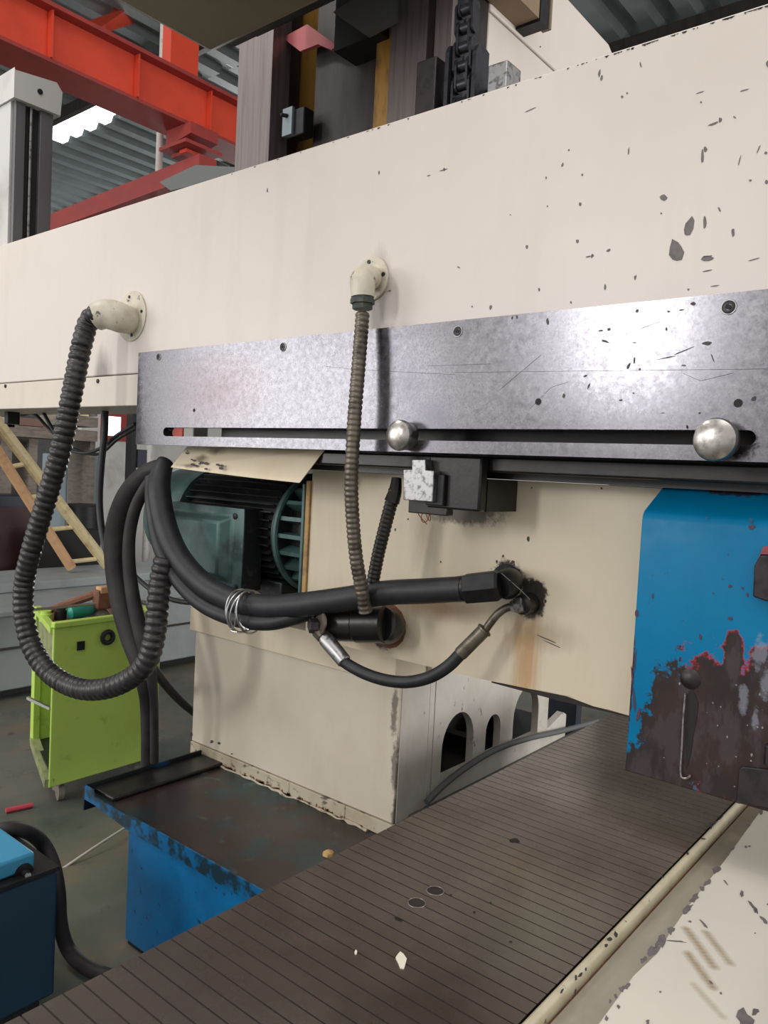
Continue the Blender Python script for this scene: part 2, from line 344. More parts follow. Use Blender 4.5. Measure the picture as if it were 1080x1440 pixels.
# ---------------- crane girder, posts, brace
t = thing('crane_girder', 'orange red steel crane runway girder crossing the upper left under the roof', 'crane', (-6.2, 3, 4.7))
def gz(x): return x
obj('web', G().box(-6.06, -6.02, 1.2, 9, 4.63, 4.98), 'orange', t, smooth=False)
obj('top_flange', G().box(-6.16, -5.92, 1.2, 9, 4.981, 5.01), 'redbrace', t, smooth=False)
obj('bottom_flange', G().box(-6.36, -5.98, 1.2, 9, 4.6, 4.629), 'redbrace', t, smooth=False)
obj('rail', G().box(-6.08, -6.0, 1.2, 9, 5.011, 5.06), 'redbrace', t, smooth=False)
for y in (2.2, 3.0, 3.75, 4.5, 5.2): obj('stiffener', G().box(-6.019, -5.96, y, y+.015, 4.63, 4.98), 'orange', t, smooth=False)
zbr = 4.24
t = thing('girder_post', 'orange red steel post under and above the crane girder at the upper left', 'post', (-6.2, 4.4, zbr))
obj('shaft', G().box(-6.25, -6.10, 4.3, 4.5, zbr+.13, 4.4), 'redbrace', t, smooth=False)
obj('flange', G().box(-6.099, -6.0, 4.28, 4.52, zbr+.13, 4.4), 'orange', t, smooth=False)
obj('bracket', G().prism([(-6.27, 4.25, 4.45), (-6.27, 4.25, 4.6), (-5.9, 4.25, 4.6), (-5.9, 4.25, 4.5)], (0, .3, 0)), 'redbrace', t, smooth=False)
obj('upper_post', G().box(-6.3, -6.17, 4.2, 4.5, 4.6305, 6.8), 'orange', t, smooth=False)
obj('cap_plate', G().box(-6.3, -5.9, 4.2, 4.6, 4.41, 4.44), 'redbrace', t, smooth=False)
q0 = P(75, 318, Z=zbr); q1 = V((-6.1, 4.42, zbr)); dq = (q1-q0).normalized()
b = G(); b.tube([q1-dq*((q1.x+25.4)/dq.x), q1+dq*.25], .13, 4, smooth=False)
tag(obj('cross_beam', b, 'redbrace', smooth=False), 'dull red cross beam running from the far wall to the orange post', 'beam')
b = G(); b.tube([P(60, 50, Y=5.2), P(130, 48, Y=4.6), P(175, 20, Y=5.5), P(210, 0, Y=6)], .13, 4, smooth=False)
tag(obj('short_roof_tie', b, 'orange', smooth=False), 'short orange tie beam running up from behind the crane girder', 'brace')
b = G(); b.tube([P(800, 14, Y=9), P(905, -14, Y=9)], .13, 4, smooth=False)
tag(obj('roof_beam', b, 'redbrace', smooth=False), 'dull red roof beam at the top edge right of the cream column', 'brace')
b = G(); p_ = P(226, 160, X=-6.8); b.tube([(p_.x, p_.y, 6.99), (p_.x, p_.y, 0)], .034, 12, smooth=False)
tag(obj('white_pipe', b, 'pipewhite'), 'thin vertical white pipe beside the orange column', 'pipe')
b = G(); b.prism([P(224, 256, Y=3.2), P(275, 232, Y=3.2), P(335, 235, Y=3.2), P(335, 246, Y=3.2), P(240, 268, Y=3.2)], (0, .25, 0))
tag(obj('dark_roof_cover', b, 'greysheet', smooth=False), 'dark grey folded sheet lying behind the beam beside the white pipe', 'sheet')
# ---------------- vertical slide standing on the beam at the far left
Xs = -3.69; zb = 2.553
zt = P(50, 152, X=Xs).z
def yx(px): return P(px, 240, X=Xs).y
t = thing('vertical_slide', 'grey upright slide with white cap standing on the beam at the left edge', 'slide', (Xs-.2, 1.75, zb))
y0_, y1_ = yx(19), yx(72)
obj('slide_body', G().box(Xs-.5, Xs-.03, y0_-.006, y1_-.01, zb, zt), 'white', t, smooth=False)
for a_, b_ in ((20, 34), (55, 73)): obj('slide_way', G().box(Xs-.0295, Xs, yx(a_), yx(b_), zb, zt), 'slidegrey', t, bev=.002)
obj('slot_back', G().box(Xs-.0295, Xs-.02, yx(34), yx(55), zb, zt), 'dark', t, smooth=False)
obj('guide_rod', G().lathe((Xs-.012, yx(43.5), zb), (0, 0, 1), [(0, .007), (zt-zb, .007)], 10), 'wornsteel', t)
cy_ = [P(22, 98, X=Xs+.02), P(80, 116, X=Xs+.02), P(88, 130, X=Xs+.02), P(85, 164, X=Xs+.02), P(22, 139, X=Xs+.02)]
obj('cap', G().prism([cy_[0], cy_[1], cy_[2], cy_[3], V((Xs+.02, cy_[3].y, zt+.002)), V((Xs+.02, cy_[4].y-.008, zt+.002)), V((Xs+.02, cy_[4].y-.008, cy_[0].z+.01))], (-.6, 0, 0)), 'white', t, bev=.01)
obj('cap_bolt', G().lathe(P(56, 129, X=Xs+.02), (1, 0, 0), [(0, .012), (.006, .012), (.007, .006)], 12), 'black', t)

# ================================================================ planer column, ways, overhead
Yw = 2.2; XC = -1.551
def wx(px): return P(px, 60, Y=Yw).x
t = thing('planer_column', 'cream machine column with oily grey and ochre guideways rising behind the beam', 'column', (-2, 2.6, 0))
def way(nm, p0, p1, y, mt, z0=1.98, z1=5, yb=3.3): return obj(nm, G().box(P(p0, 60, Y=y).x, P(p1, 60, Y=y).x, y, yb, z0, z1), mt, t, smooth=False)
way('guideway', 337, 384, 2.2, 'way', yb=2.3); way('rear_guideway', 352, 400, 2.301, 'waydark', yb=2.4)
way('maroon_strip', 399, 432, 2.52, 'maroon'); way('ochre_edge', 424, 447, 2.42, 'wayochre', yb=2.519)
way('column_face', 446, 536, 2.33, 'waydark', yb=2.9); way('ochre_strip', 530, 549, 2.25, 'wayochre', yb=2.329)
way('guideway', 549, 600, 2.2, 'way', yb=2.329); way('column_face', 600, 612, 2.3, 'waydark', yb=2.329); way('guideway', 611, 634, 2.16, 'way', yb=2.329)
way('column_edge', 634, 654, 2.2, 'waydark', yb=2.329)
zs = 3.215
obj('side_panel', G().box(wx(590)+.002, XC, 2.33, 3.6, 1.002, zs-.004), 'beam', t, bev=.006)
g = G(); g.prism([(XC-.2, 2.33, zs), (XC-.2, 2.33, 3.52), (XC-.2, 3.28, 3.52), (XC-.2, 3.34, 3.49), (XC-.2, 3.6, zs)], (.205, 0, 0))
obj('upper_side_panel', g, 'beam', t, bev=.006)
t2 = thing('limit_switch_box', 'small dark limit switch with pale green face on the ochre guideway', 'switch', P(412, 190, Y=2.25))
obj('housing', G().box(P(403, 175, Y=2.24).x, P(427, 175, Y=2.24).x, 2.24, 2.2985, P(412, 192, Y=2.24).z, P(412, 154, Y=2.24).z), 'black', t2, bev=.006)
obj('face_plate', G().box(P(398, 175, Y=2.23).x, P(411, 175, Y=2.23).x, 2.226, 2.2395, P(405, 190, Y=2.23).z, P(405, 152, Y=2.23).z), 'cabinet', t2, smooth=False)
obj('plunger', G().lathe(P(404, 163, Y=2.226), (-.6, -1, 0), [(0, .008), (.025, .008), (.029, .005)], 10), 'black', t2)
# overhead block
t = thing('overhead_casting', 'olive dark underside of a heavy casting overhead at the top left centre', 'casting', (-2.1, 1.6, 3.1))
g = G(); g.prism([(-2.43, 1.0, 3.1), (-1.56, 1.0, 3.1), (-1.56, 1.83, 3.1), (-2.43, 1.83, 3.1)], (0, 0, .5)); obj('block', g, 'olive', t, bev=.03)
obj('rear_block', G().box(-2.44, -1.56, 1.9, 2.05, 3.27, 3.8), 'waydark', t, smooth=False)
obj('link_web', G().box(-2.4, -1.6, 1.831, 1.899, 3.15, 3.6), 'waydark', t, smooth=False)
g = G(); g.prism([P(397, 53, Y=2.27), P(432, 34, Y=2.27), P(474, 64, Y=2.27), P(466, 70, Y=2.27), P(447, 62, Y=2.27), P(422, 72, Y=2.27)], (0, .02, 0)); obj('pink_gap_slab', g, 'pink', t, smooth=False)  # pink slab stands in for a distant pink thing seen through the gap
g = G(); g.prism([P(468, 17, Y=2.15), P(553, -40, Y=2.15), P(553, 26, Y=2.15), P(512, 48, Y=2.15)], (0, .03, 0)); obj('grey_plate', g, 'greysheet', t, smooth=False)
g = G(); g.box(wx(470), wx(534), 2.2, 2.328, P(500, 60, Y=2.2).z, 4.2); obj('dark_hood', g, 'dark', t, smooth=False)
# brown box on the column side
t = thing('side_box', 'brown painted box with dark end plate on the side of the cream column', 'box', (XC, 2.4, 3.25))
obj('body', G().box(XC+.006, XC+.10, 2.05, 2.50, 3.235, 4), 'brownbox', t, smooth=False)
obj('end_plate', G().box(XC+.006, XC+.105, 2.501, 2.56, 3.225, 4), 'black', t, smooth=False)
obj('edge_strip', G().box(XC+.076, XC+.11, 2.561, 2.575, 3.225, 4), 'olive', t, smooth=False)

# ---------------- chain with anchor posts
Yk = 2.02
t = thing('lifting_chain', 'heavy dark roller chain hanging in front of the cream column', 'chain', P(655, 140, Y=Yk))
pit = P(655, 60, Y=Yk).z-P(655, 86, Y=Yk).z; xc = P(655, 60, Y=Yk).x; z0 = P(655, 170, Y=Yk).z; wl = prad(V((xc, Yk, 3)), 1)
mI = None
n_link = 12
plates = {}
def link_plate(half, th):
    pr = []
    for k in range(12):
        a_ = 2*PI*k/12; r_ = pit*.42
        pr.append(V((half, math.cos(a_)*r_*.85, math.sin(a_)*r_+(pit*.5 if math.sin(a_) >= 0 else -pit*.5))))
    return G().prism(pr, (th, 0, 0))
for k in range(n_link):
    for s_ in (-1, 1):
        key = (k % 2, s_)
        if key not in plates: plates[key] = o = obj('link_plate', link_plate(s_*wl*(12 if k % 2 else 7.5), s_*wl*3.5), 'chain', t, smooth=False)
        else: o = plates[key].copy(); COL.objects.link(o)
        o.location = (xc, Yk, z0+pit*(k+.5))
    r_ = obj('roller', G().lathe((-wl*7, 0, 0), (1, 0, 0), [(0, pit*.3), (wl*14, pit*.3)], 12), 'chain', t); r_.location = (xc, Yk, z0+pit*k)
g = G(); zc = P(645, 130, Y=Yk).z
t = thing('chain_anchor', 'worn steel chain anchor with two square posts on top of the beam', 'bracket', (xc, Yk, 2.4))
for p0, p1, y_ in ((590, 617, 92), (690, 717, 97)):
    obj('post', G().box(P(p0, 120, Y=2.0).x, P(p1, 120, Y=2.0).x, 1.98, 2.06, 2.3, P(p0, y_, Y=2.0).z), 'wornsteel' if p0 > 600 else 'bracket', t, bev=.004)
obj('crossbar', G().box(P(617, 120, Y=2.0).x, P(690, 120, Y=2.0).x, 2.07, 2.12, 2.3, P(650, 118, Y=2.0).z), 'black', t, smooth=False)
for p0, y_ in ((631, 62), (669, 60)):
    x_ = P(p0, 100, Y=2.0).x; zt_ = P(p0, y_, Y=2.0).z
    obj('cheek_plate', G().prism([(x_-.008, 1.99, 2.3), (x_-.008, 1.99, zt_-.03), (x_-.008, 2.0, zt_-.008), (x_-.008, 2.03, zt_), (x_-.008, 2.06, zt_-.01), (x_-.008, 2.06, 2.3)], (.014, 0, 0)), 'chain', t, smooth=False)

# ================================================================ beam
Yb = 1.66; ZB, ZT, ZS = 1.80, 2.552, 1.917
t = thing('crossbeam', 'long cream painted machine crossbeam with chipped face spanning the frame', 'beam', (-2, Yb, ZB))
obj('beam_body', G().box(-6, .4, Yb, 1.96, ZS+.003, ZT), 'beam', t, bev=.004)
obj('lower_panel', G().box(-6, .4, Yb, 1.96, ZB, ZS), 'beam_low', t, bev=.003)
for px, py in ((8, 543), (138, 536)): obj('panel_screw', G().lathe(P(px, py, Y=Yb), (0, -1, 0), [(0, .009), (.004, .008), (.006, .004)], 12), 'bracket', t)
BC = [(843, 103, 4, 14, 10), (846, 110, 4, 10, 0), (875, 136, 4, 5, 20), (882, 131, 3, 4, 0), (791, 232, 3, 7, 20), (800, 211, 3, 3), (819, 246, 3, 4), (816, 287, 4, 6), (812, 339, 5, 6, 30), (833, 360, 5, 7, 30),
 (827, 361, 9, 2, -10), (856, 352, 8, 5, -30), (741, 347, 4, 6), (894, 389, 2, 7, 15), (933, 278, 16, 12, 0), (968, 320, 14, 34, 14), (951, 354, 27, 40, 4), (991, 314, 5, 20, 2), (1031, 327, 5, 15, -4), (994, 363, 19, 9, -4), (1012, 295, 3, 8, -30),
 (995, 381, 18, 2, -12), (988, 220, 4, 24, 2), (992, 210, 6, 8), (1004, 174, 20, 3, -22), (1013, 169, 5, 8), (1033, 165, 6, 3, 40), (1047, 127, 14, 2, -16), (1055, 254, 5, 4), (1077, 215, 5, 5), (1078, 256, 5, 7), (986, 144, 3, 3), (1067, 209, 2, 16, 25),
 (1079, 90, 4, 10), (901, 91, 2, 10, -14), (624, 239, 16, 2, -16), (625, 238, 3, 6), (603, 247, 5, 2, -14), (376, 268, 2, 8), (533, 243, 2, 7), (690, 432, 5, 9, 12), (664, 431, 3, 3), (645, 376, 6, 2, 30), (851, 404, 3, 9), (893, 391, 3, 9), (758, 407, 3, 6), (803, 425, 3, 4), (968, 407, 4, 4),
 (996, 361, 16, 3, -8), (768, 250, 2, 5), (745, 155, 20, 1.5, -24), (1005, 402, 14, 2, -8), (770, 290, 2, 3), (718, 302, 2, 2), (760, 66, 3, 3), (884, 213, 2, 14, 6), (985, 130, 16, 1.5, -18), (940, 470, 4, 4), (4, 480, 3, 10, 8), (548, 409, 5, 2), (1060, 365, 20, 2, -14), (930, 300, 3, 3), (1040, 226, 2, 18, 16)]
chips([c for c in BC if c[1] < 434], dict(Y=Yb), (0, -.0008, 0), t, sc=.85)
# ragged dark edge chips along the top edge
g = G()
for k in range(60):
    px = random.uniform(850, 1078) if k < 36 else random.uniform(330, 850); x_ = P(px, 100, Y=Yb).x; w = random.uniform(.002, .012)
    g.prism([(x_, Yb-.0006, ZT-.0045), (x_+w, Yb-.0006, ZT-.0045), (x_+w*.7, Yb-.0006, ZT-.0045-random.uniform(.001, .005)), (x_+w*.2, Yb-.0006, ZT-.0045-random.uniform(.001, .004))], (0, -.0004, 0))
stuff(obj('edge_chips', g, 'chipdark', t, smooth=False))

# ---------------- steel rail plate with slot
Yp = 1.62
t = thing('slotted_steel_plate', 'ground steel plate with a long horizontal slot bolted under the cream beam', 'plate', (-1.5, Yp, 1.65))
XL, XR = -2.513, .3; z1, z2, z3, z4 = 1.655, 1.686, 1.7165, 1.986; sl, sr_ = -2.345, -.408
def rp(x0, x1, za, zb_): return G().box(x0, x1, Yp, Yp+.038, za, zb_)
g = G(); n = 8; zc, rr = (z2+z3)/2, (z3-z2)/2
# one plate with a rounded slot: outer rectangle and inner slot loop bridged
def plate_slot():
    outer, inner = [], []
    for k in range(n+1):
        a_ = PI/2+PI*k/n; inner.append((sl+rr+rr*math.cos(a_), zc+rr*math.sin(a_)))
    for k in range(n+1):
        a_ = -PI/2+PI*k/n; inner.append((sr_-rr+rr*math.cos(a_), zc+rr*math.sin(a_)))
    for k, (x, z) in enumerate(inner):
        if k == 0: outer.append((sl+rr, z4))
        elif k < n: outer.append((XL, z4 if k < n/2 else (z1 if k > n/2 else zc)))
        elif k == n: outer.append((sl+rr, z1))
        elif k == n+1: outer.append((sr_-rr, z1))
        elif k < 2*n+1:
            q = k-n-1; outer.append((XR, z1 if q < n/2 else (z4 if q > n/2 else zc)))
        else: outer.append((sr_-rr, z4))
    N_ = len(inner)
    vs = [(x, Yp, z) for x, z in outer]+[(x, Yp, z) for x, z in inner]+[(x, Yp+.038, z) for x, z in outer]+[(x, Yp+.038, z) for x, z in inner]
    fs = []
    for k in range(N_):
        j = (k+1) % N_
        fs += [(k, j, N_+j, N_+k), (2*N_+k, 3*N_+k, 3*N_+j, 2*N_+j), (k, 2*N_+k, 2*N_+j, j), (N_+k, N_+j, 3*N_+j, 3*N_+k)]
    G_ = G(); G_.add(vs, fs); return G_
o = obj('plate', plate_slot(), 'steel', t, smooth=False)
for px, py, r in ((223, 502, .011), (398, 488, .0115), (644, 466, .0115), (1025, 432, .0125)):
    c = P(px, py, Y=Yp); 
    s_ = obj('socket_screw', G().lathe(c, (0, -1, 0), [(-.004, r), (.0012, r), (.002, r*.85), (.002, r*.5), (-.003, r*.45)], 20), 'bracket', t)
    obj('hex_socket', G().lathe(c+V((0, -.0016, 0)), (0, -1, 0), [(0, r*.44), (.0006, r*.44)], 6), 'dark', s_)
    obj('counterbore', G().ring(c+V((0, -.0008, 0)), (0, 1, 0), r*1.12, r*.12, 24, 6), 'wornsteel', s_)
for px, py, r in ((273, 577, .006), (757, 565, .008), (1038, 567, .0085)):
    obj('bolt_hole', G().lathe(P(px, py, Y=Yp), (0, -1, 0), [(-.002, r), (.0006, r), (.0004, r*.6)], 16), 'dark', t)
PC = [(770, 452, 4, 8), (896, 437, 4, 5, 20), (940, 438, 5, 3, 20), (958, 436, 7, 2, -10), (975, 427, 7, 5), (937, 463, 3, 5), (845, 465, 8, 2, -14), (856, 463, 5, 4), (851, 480, 11, 3, 15), (892, 482, 6, 1.5), (892, 507, 3, 9), (884, 515, 4, 10, 20), (994, 483, 14, 5, 0), (891, 553, 4, 2), (873, 563, 4, 3, -20),
 (932, 581, 6, 1.5), (984, 581, 3, 3), (967, 601, 2, 5), (1060, 561, 9, 6, -20), (966, 600, 2, 5), (1002, 503, 1.5, 14, -20), (900, 519, 3, 3), (823, 529, 6, 3, -20), (793, 557, 4, 6), (828, 543, 2, 9, 20), (962, 514, 7, 2), (720, 447, 2, 5), (727, 446, 2, 5), (938, 503, 26, 1.4, -12), (960, 494, 30, 1.4, -22)]
chips(PC, dict(Y=Yp), (0, -.0008, 0), t, 'bracket', 'nick')
g = G()
def scratch(p0, p1, w=.0007):
    a_, b_ = P(*p0, Y=Yp-.0003), P(*p1, Y=Yp-.0003); g.prism([a_+V((0, 0, w)), b_+V((0, 0, w)), b_, a_], (0, -.0003, 0))
for a_, b_ in (((500, 520), (640, 527)), ((640, 524), (1080, 519)), ((702, 549), (760, 500)), ((455, 515), (500, 520)), ((745, 575), (775, 545)), ((775, 545), (800, 537)), ((960, 525), (985, 536)), ((985, 536), (1030, 525)), ((880, 470), (930, 452)), ((600, 515), (690, 512))): scratch(a_, b_)
stuff(obj('scratches', g, 'bracket', t, smooth=False))
# stop buttons in the slot
for (px, py, rp_, lab) in ((560, 612, 22, 'small round worn steel stop button in the plate slot above the switch'), (1005, 618, 31, 'large round worn steel stop button at the right end of the plate slot')):
    c = P(px, py, Y=Yp-.04); r = prad(c, rp_); r0 = .0145
    tb = thing('stop_button', lab, 'button', c, 'steel stop buttons in the plate slot')
    obj('head', G().lathe(c, (0, 1, 0), [(-.012, .0), (-.0115, r*.35), (-.009, r*.7), (-.003, r*.93), (.004, r), (.014, r*.98), (.022, r*.93), (.0385, r*.9)], 32), 'button', tb)
    obj('shank', G().lathe((c.x, Yp-.0012, 1.7013), (0, 1, 0), [(0, r0), (.03, r0)], 20), 'oily', tb)

# ================================================================ elbow fittings and conduits
def elbow(px, py, rf, path, rads, label, nscrew, gl=None):
    c = P(px, py, Y=Yb); t = thing('elbow_fitting', label, 'pipe fitting', c, 'cream elbow fittings on the beam')
    R_ = prad(c, rf)
    obj('flange', G().lathe(c, (0, -1, 0), [(0, R_), (.005, R_), (.007, R_*.96), (.007, R_*.5)], 32), 'fitting', t)
    for k in range(nscrew):
        a_ = 2*PI*(k+.1)/nscrew; q = c+V((math.cos(a_)*R_*.78, -.007, math.sin(a_)*R_*.78))
        s_ = obj('screw', G().lathe(q, (0, -1, 0), [(0, .006), (.003, .0055), (.0035, .003)], 12), 'bracket', t)
    obj('elbow_body', G().tube(path, rads, 20, .006), 'fitting', t)
    return t
pa = [P(184, 450, Y=Yb-.007), P(180, 450, Y=1.635), P(170, 447, Y=1.605), P(158, 443, Y=1.585), P(146, 442, Y=1.565), P(135, 446, Y=1.55)]
r_ = prad(pa[2], 20)
elbow(186, 445, 35, pa, [r_*.9, r_*.95, r_*1.05, r_*1.06, r_*1.02, r_*.95], 'cream pipe elbow on the beam, left one above the hanging loop', 4)
pb = [P(522, 392, Y=Yb-.007), P(520, 391, Y=1.63), P(514, 390, Y=1.6), P(510, 395, Y=1.583), P(510, 406, Y=1.58), P(510, 418, Y=1.58)]
r_ = prad(pb[3], 17.5)
t = elbow(523, 393, 31, pb, [r_*.9, r_, r_*1.05, r_*1.05, r_, r_*.95], 'cream pipe elbow on the beam centre with green gland nut', 4)
c = P(510, 416, Y=1.58); r_ = prad(c, 15)
obj('gland_nut', G().lathe(c, (.03, 0, -1), [(0, r_*1.05), (.008, r_*1.05), (.009, r_*1.15), (.022, r_*1.15), (.023, r_*.95), (.036, r_*.95)], 8), 'gland', t)

def ribbed(r, pitch, depth, saw=True):
    def f(L_):
        q = (L_/pitch) % 1
        return r*(1-depth*(1-math.sin(PI*q)**.7))
    return f
HG = dict(black_hose='black rubber hoses', sagging_cable='sagging cables under the beam', thin_cable='thin dark cables')
def hose(name, label, cat, pxs, rpx, mat, ribs=None, seg=14, group=None, parent=None, step=.012):
    pts = [P(a_, b_, Y=c_) for a_, b_, c_ in pxs]
    if isinstance(rpx, (int, float)): rad = prad(pts[len(pts)//2], rpx)
    else: rad = [prad(p, q) for p, q in zip(pts, rpx)]
    if ribs:
        rad = ribbed(rad, prad(pts[len(pts)//2], ribs[0]), ribs[1]); step = prad(pts[len(pts)//2], ribs[0])/5.0
    o = obj(name, G().tube(pts, rad, seg, step), mat, parent, ang=70)
    if parent is None: tag(o, label, cat, group or HG.get(name))
    return o
hose('ribbed_conduit', 'thick black ribbed conduit hanging from the left elbow in a long loop', 'conduit',
     [(138, 440, 1.543), (125, 452, 1.53), (115, 485, 1.51), (106, 530, 1.49), (96, 580, 1.47), (86, 630, 1.45), (72, 680, 1.44), (57, 730, 1.43), (44, 775, 1.42), (34, 820, 1.42), (34, 865, 1.42), (46, 912, 1.43), (72, 948, 1.45), (110, 968, 1.47), (150, 968, 1.50), (186, 952, 1.525), (208, 928, 1.54), (218, 890, 1.55), (222, 850, 1.56), (226, 815, 1.57), (232, 785, 1.58)],
     14.2, 'conduit', (9.4, .17), 18)
hose('flexible_conduit', 'grey brown ribbed metal conduit hanging from the centre elbow', 'conduit',
     [(510, 440, 1.58), (507, 480, 1.572), (503, 530, 1.565), (499, 580, 1.56), (496, 630, 1.56), (494, 680, 1.565), (496, 730, 1.58), (501, 785, 1.6), (510, 835, 1.625), (514, 860, 1.64)], 10.2, 'conduit_metal', (7.6, .16), 16)
t = thing('switch_conduit', 'short dark oily conduit from the steel block down to the black hoses', 'conduit', P(545, 760, Y=1.68))
hose('sheath', '', '', [(556, 688, 1.70), (551, 705, 1.695), (543, 735, 1.69), (533, 775, 1.685), (525, 815, 1.68), (519, 850, 1.675)], 9.5, 'conduit_oily', (6.2, .14), 14, parent=t)
obj('end_cap', G().tube([P(558, 672, Y=1.705), P(556, 690, Y=1.70), P(551, 706, Y=1.695)], [prad(P(556, 690, Y=1.7), q) for q in (7, 9.5, 11)], 10, .01), 'oily', t)

# ================================================================ head block
t = thing('grinding_head', 'cream painted head block with rust streaks under the steel plate', 'machine head', (-1.2, 1.9, 1.035))
zh0, zh1 = 1.035, 1.594; xl, xr = -1.83, -.30
g = G(); pts = [(xl, Yh, zh1), (xr, Yh, zh1), (xr, Yh, zh0-.01)]
xs = [-.72, -.76, -.80, -.84, -.87, -.89, -.93, -.98, -1.05, -1.15, -1.3]; zz = [0, .002, .001, .006, .012, .010, .010, .006, .004, 0, 0]
pts += [(x, Yh, zh0+z_) for x, z_ in zip(xs, zz)]+[(-1.5, Yh, zh0), (xl, Yh, zh0)]
obj('front_panel', g.prism(pts, (0, .006, 0)), 'head', t, smooth=False)
obj('body', G().box(xl, xr, Yh+.0061, 2.24, zh0+.001, zh1), 'head', t, smooth=False)
chips([(743, 757, 4, 8), (726, 683, 4, 4), (748, 686, 2, 3), (846, 687, 3, 3), (556, 745, 2, 4), (574, 730, 2, 3), (585, 680, 3, 3), (770, 899, 30, 1.5, 24), (775, 905, 30, 1.2, 24), (620, 790, 2, 3)], dict(Y=Yh), (0, -.001, 0), t, 'chipdark')
g = G()
for k in range(26):
    x_ = random.choice((P(708, 800, Y=Yh), P(736, 815, Y=Yh), P(715, 795, Y=Yh), P(755, 850, Y=Yh)))+V((random.uniform(-.03, .03), -.0006, random.uniform(-.01, .025))); s_ = random.uniform(.001, .005)
    g.prism([x_+V((s_*math.cos(a_), 0, s_*math.sin(a_)*1.4)) for a_ in (0, 1.3, 2.6, 3.9, 5.2)], (0, -.0003, 0))
stuff(obj('grease_specks', g, 'chipdark', t, smooth=False))
obj('port_hole', G().lathe(P(712, 818, Y=Yh), (0, -1, 0), [(0, prad(P(712, 818, Y=Yh), 25)), (.003, prad(P(712, 818, Y=Yh), 24.5)), (.004, .02)], 24), 'dark', t)
obj('bottom_filler', G().prism([(-.70, Yh-.001, zh0-.004), (-.80, Yh-.001, zh0), (-.88, Yh-.001, zh0+.009), (-1.0, Yh-.001, zh0+.004), (-1.1, Yh-.001, zh0+.001), (-1.1, Yh-.001, zh0-.002), (-.9, Yh-.001, zh0-.006)], (0, .004, 0)), 'inlay', t, smooth=False)
# dark slide between plate and head
t = thing('slide_rail', 'oily black slide rail filling the gap between steel plate and head', 'rail', (-1, 1.9, 1.6))
obj('rail_body', G().box(-2.2, .2, 1.76, 2.3, 1.596, 1.799), 'oily', t, smooth=False)
obj('lower_lip', G().box(-1.84, .2, 1.70, 1.759, 1.612, 1.652), 'oily', t, bev=.006)
g = G(); g.tube([(-1.8, 1.715, 1.668), (.2, 1.715, 1.668)], .012, 10, smooth=False); obj('wiper', g, 'rubber', t)

# switch under slot
Ys = 1.70
t = thing('switch_assembly', 'square worn steel dog block with black switch body under the plate slot', 'switch', P(620, 700, Y=Ys))
g = G(); q = [P(567, 703, Y=Ys-.065), P(567, 660, Y=Ys-.065), P(579, 660, Y=Ys-.065), P(579, 646, Y=Ys-.065), P(598, 646, Y=Ys-.065), P(598, 661, Y=Ys-.065), P(610, 662, Y=Ys-.065), P(608, 706, Y=Ys-.065)]
obj('dog_block', g.prism(q, (0, .03, 0)), 'wornsteel', t, bev=.002)
xa, xb = P(612, 690, Y=Ys).x, P(686, 690, Y=Ys).x
obj('switch_body', G().box(xa, xb, Ys-.036, Ys-.002, P(650, 717, Y=Ys).z, P(650, 642, Y=Ys).z), 'oily', t, bev=.006)
obj('switch_bracket', G().box(xa+.01, xb, Ys-.0015, Yh-.001, P(650, 717, Y=Ys).z, 1.594), 'oily', t, smooth=False)
obj('switch_cover', G().box(xa+.005, (xa+xb)/2-.02, Ys-.05, Ys-.0365, P(640, 712, Y=Ys).z, P(640, 668, Y=Ys).z), 'black', t, bev=.003)
obj('terminal_block', G().box(P(585, 700, Y=Ys).x, P(640, 700, Y=Ys).x, Ys-.033, Ys-.004, P(610, 722, Y=Ys+.03).z, P(610, 700, Y=Ys+.03).z), 'oily', t, bev=.003)
g = G(); c = P(598, 726, Y=Ys); g.ring(c, (0.3, 1, 0), prad(c, 10), .0013, 20, 6, (1, .75)); g.ring(c+V((.01, 0, .004)), (0.6, 1, .2), prad(c, 9), .0011, 20, 6, (.7, 1))
g.tube([P(590, 712, Y=Ys+.03), P(588, 722, Y=Ys+.01), P(600, 737, Y=Ys)], .0013, 6, .006)
obj('copper_wires', g, 'copper', t)

# ================================================================ motor
Ym, Zm = 2.045, 1.366
t = thing('electric_motor', 'green electric motor with cooling fins mounted left of the cream head', 'motor', (-2.3, Ym, Zm-.2))
x0, x1 = -2.85, xl-.004
ax = (1, 0, 0); xd = x1-.155
def ml(prof, seg=48): return G().lathe((0, Ym, Zm), ax, prof, seg)
obj('frame', ml([(x0+.25, .18), (xd-.03, .18)]), 'motordark', t)
obj('fan_cowl', ml([(x0, .0), (x0+.004, .10), (x0+.02, .155), (x0+.05, .193), (x0+.09, .207), (x0+.30, .212), (x0+.31, .18)]), 'motor', t)
obj('end_bell', ml([(xd-.0299, .17), (xd-.029, .200), (xd-.012, .208), (xd-.01, .216), (xd+.008, .216), (xd+.010, .20), (xd+.012, .15)]), 'motordark', t)
obj('bell_rim', G().ring((xd+.004, Ym, Zm), ax, .209, .011, 48, 8), 'motor', t)
obj('lantern_neck', ml([(xd+.0121, .15), (x1-.04, .165), (x1-.0301, .165)]), 'motordark', t)
for k in range(10):
    a_ = -1.25+k*.3; d = V((0, -math.cos(a_), math.sin(a_))); c = V((0, Ym, Zm)); n_ = V((0, math.sin(a_), math.cos(a_)))*.007
    g = G(); g.prism([c+V((xd+.0085, 0, 0))+d*.15, c+V((xd+.0085, 0, 0))+d*.203, c+V((x1-.0302, 0, 0))+d*.205, c+V((x1-.0302, 0, 0))+d*.165], n_*2); obj('flange_gusset', g, 'motor', t, smooth=False)
za_, zb2 = 1.15, 1.548
obj('mounting_plate', G().box(x1-.03, x1-.0165, 1.838, 2.24, za_, zb2), 'motor', t, bev=.003)
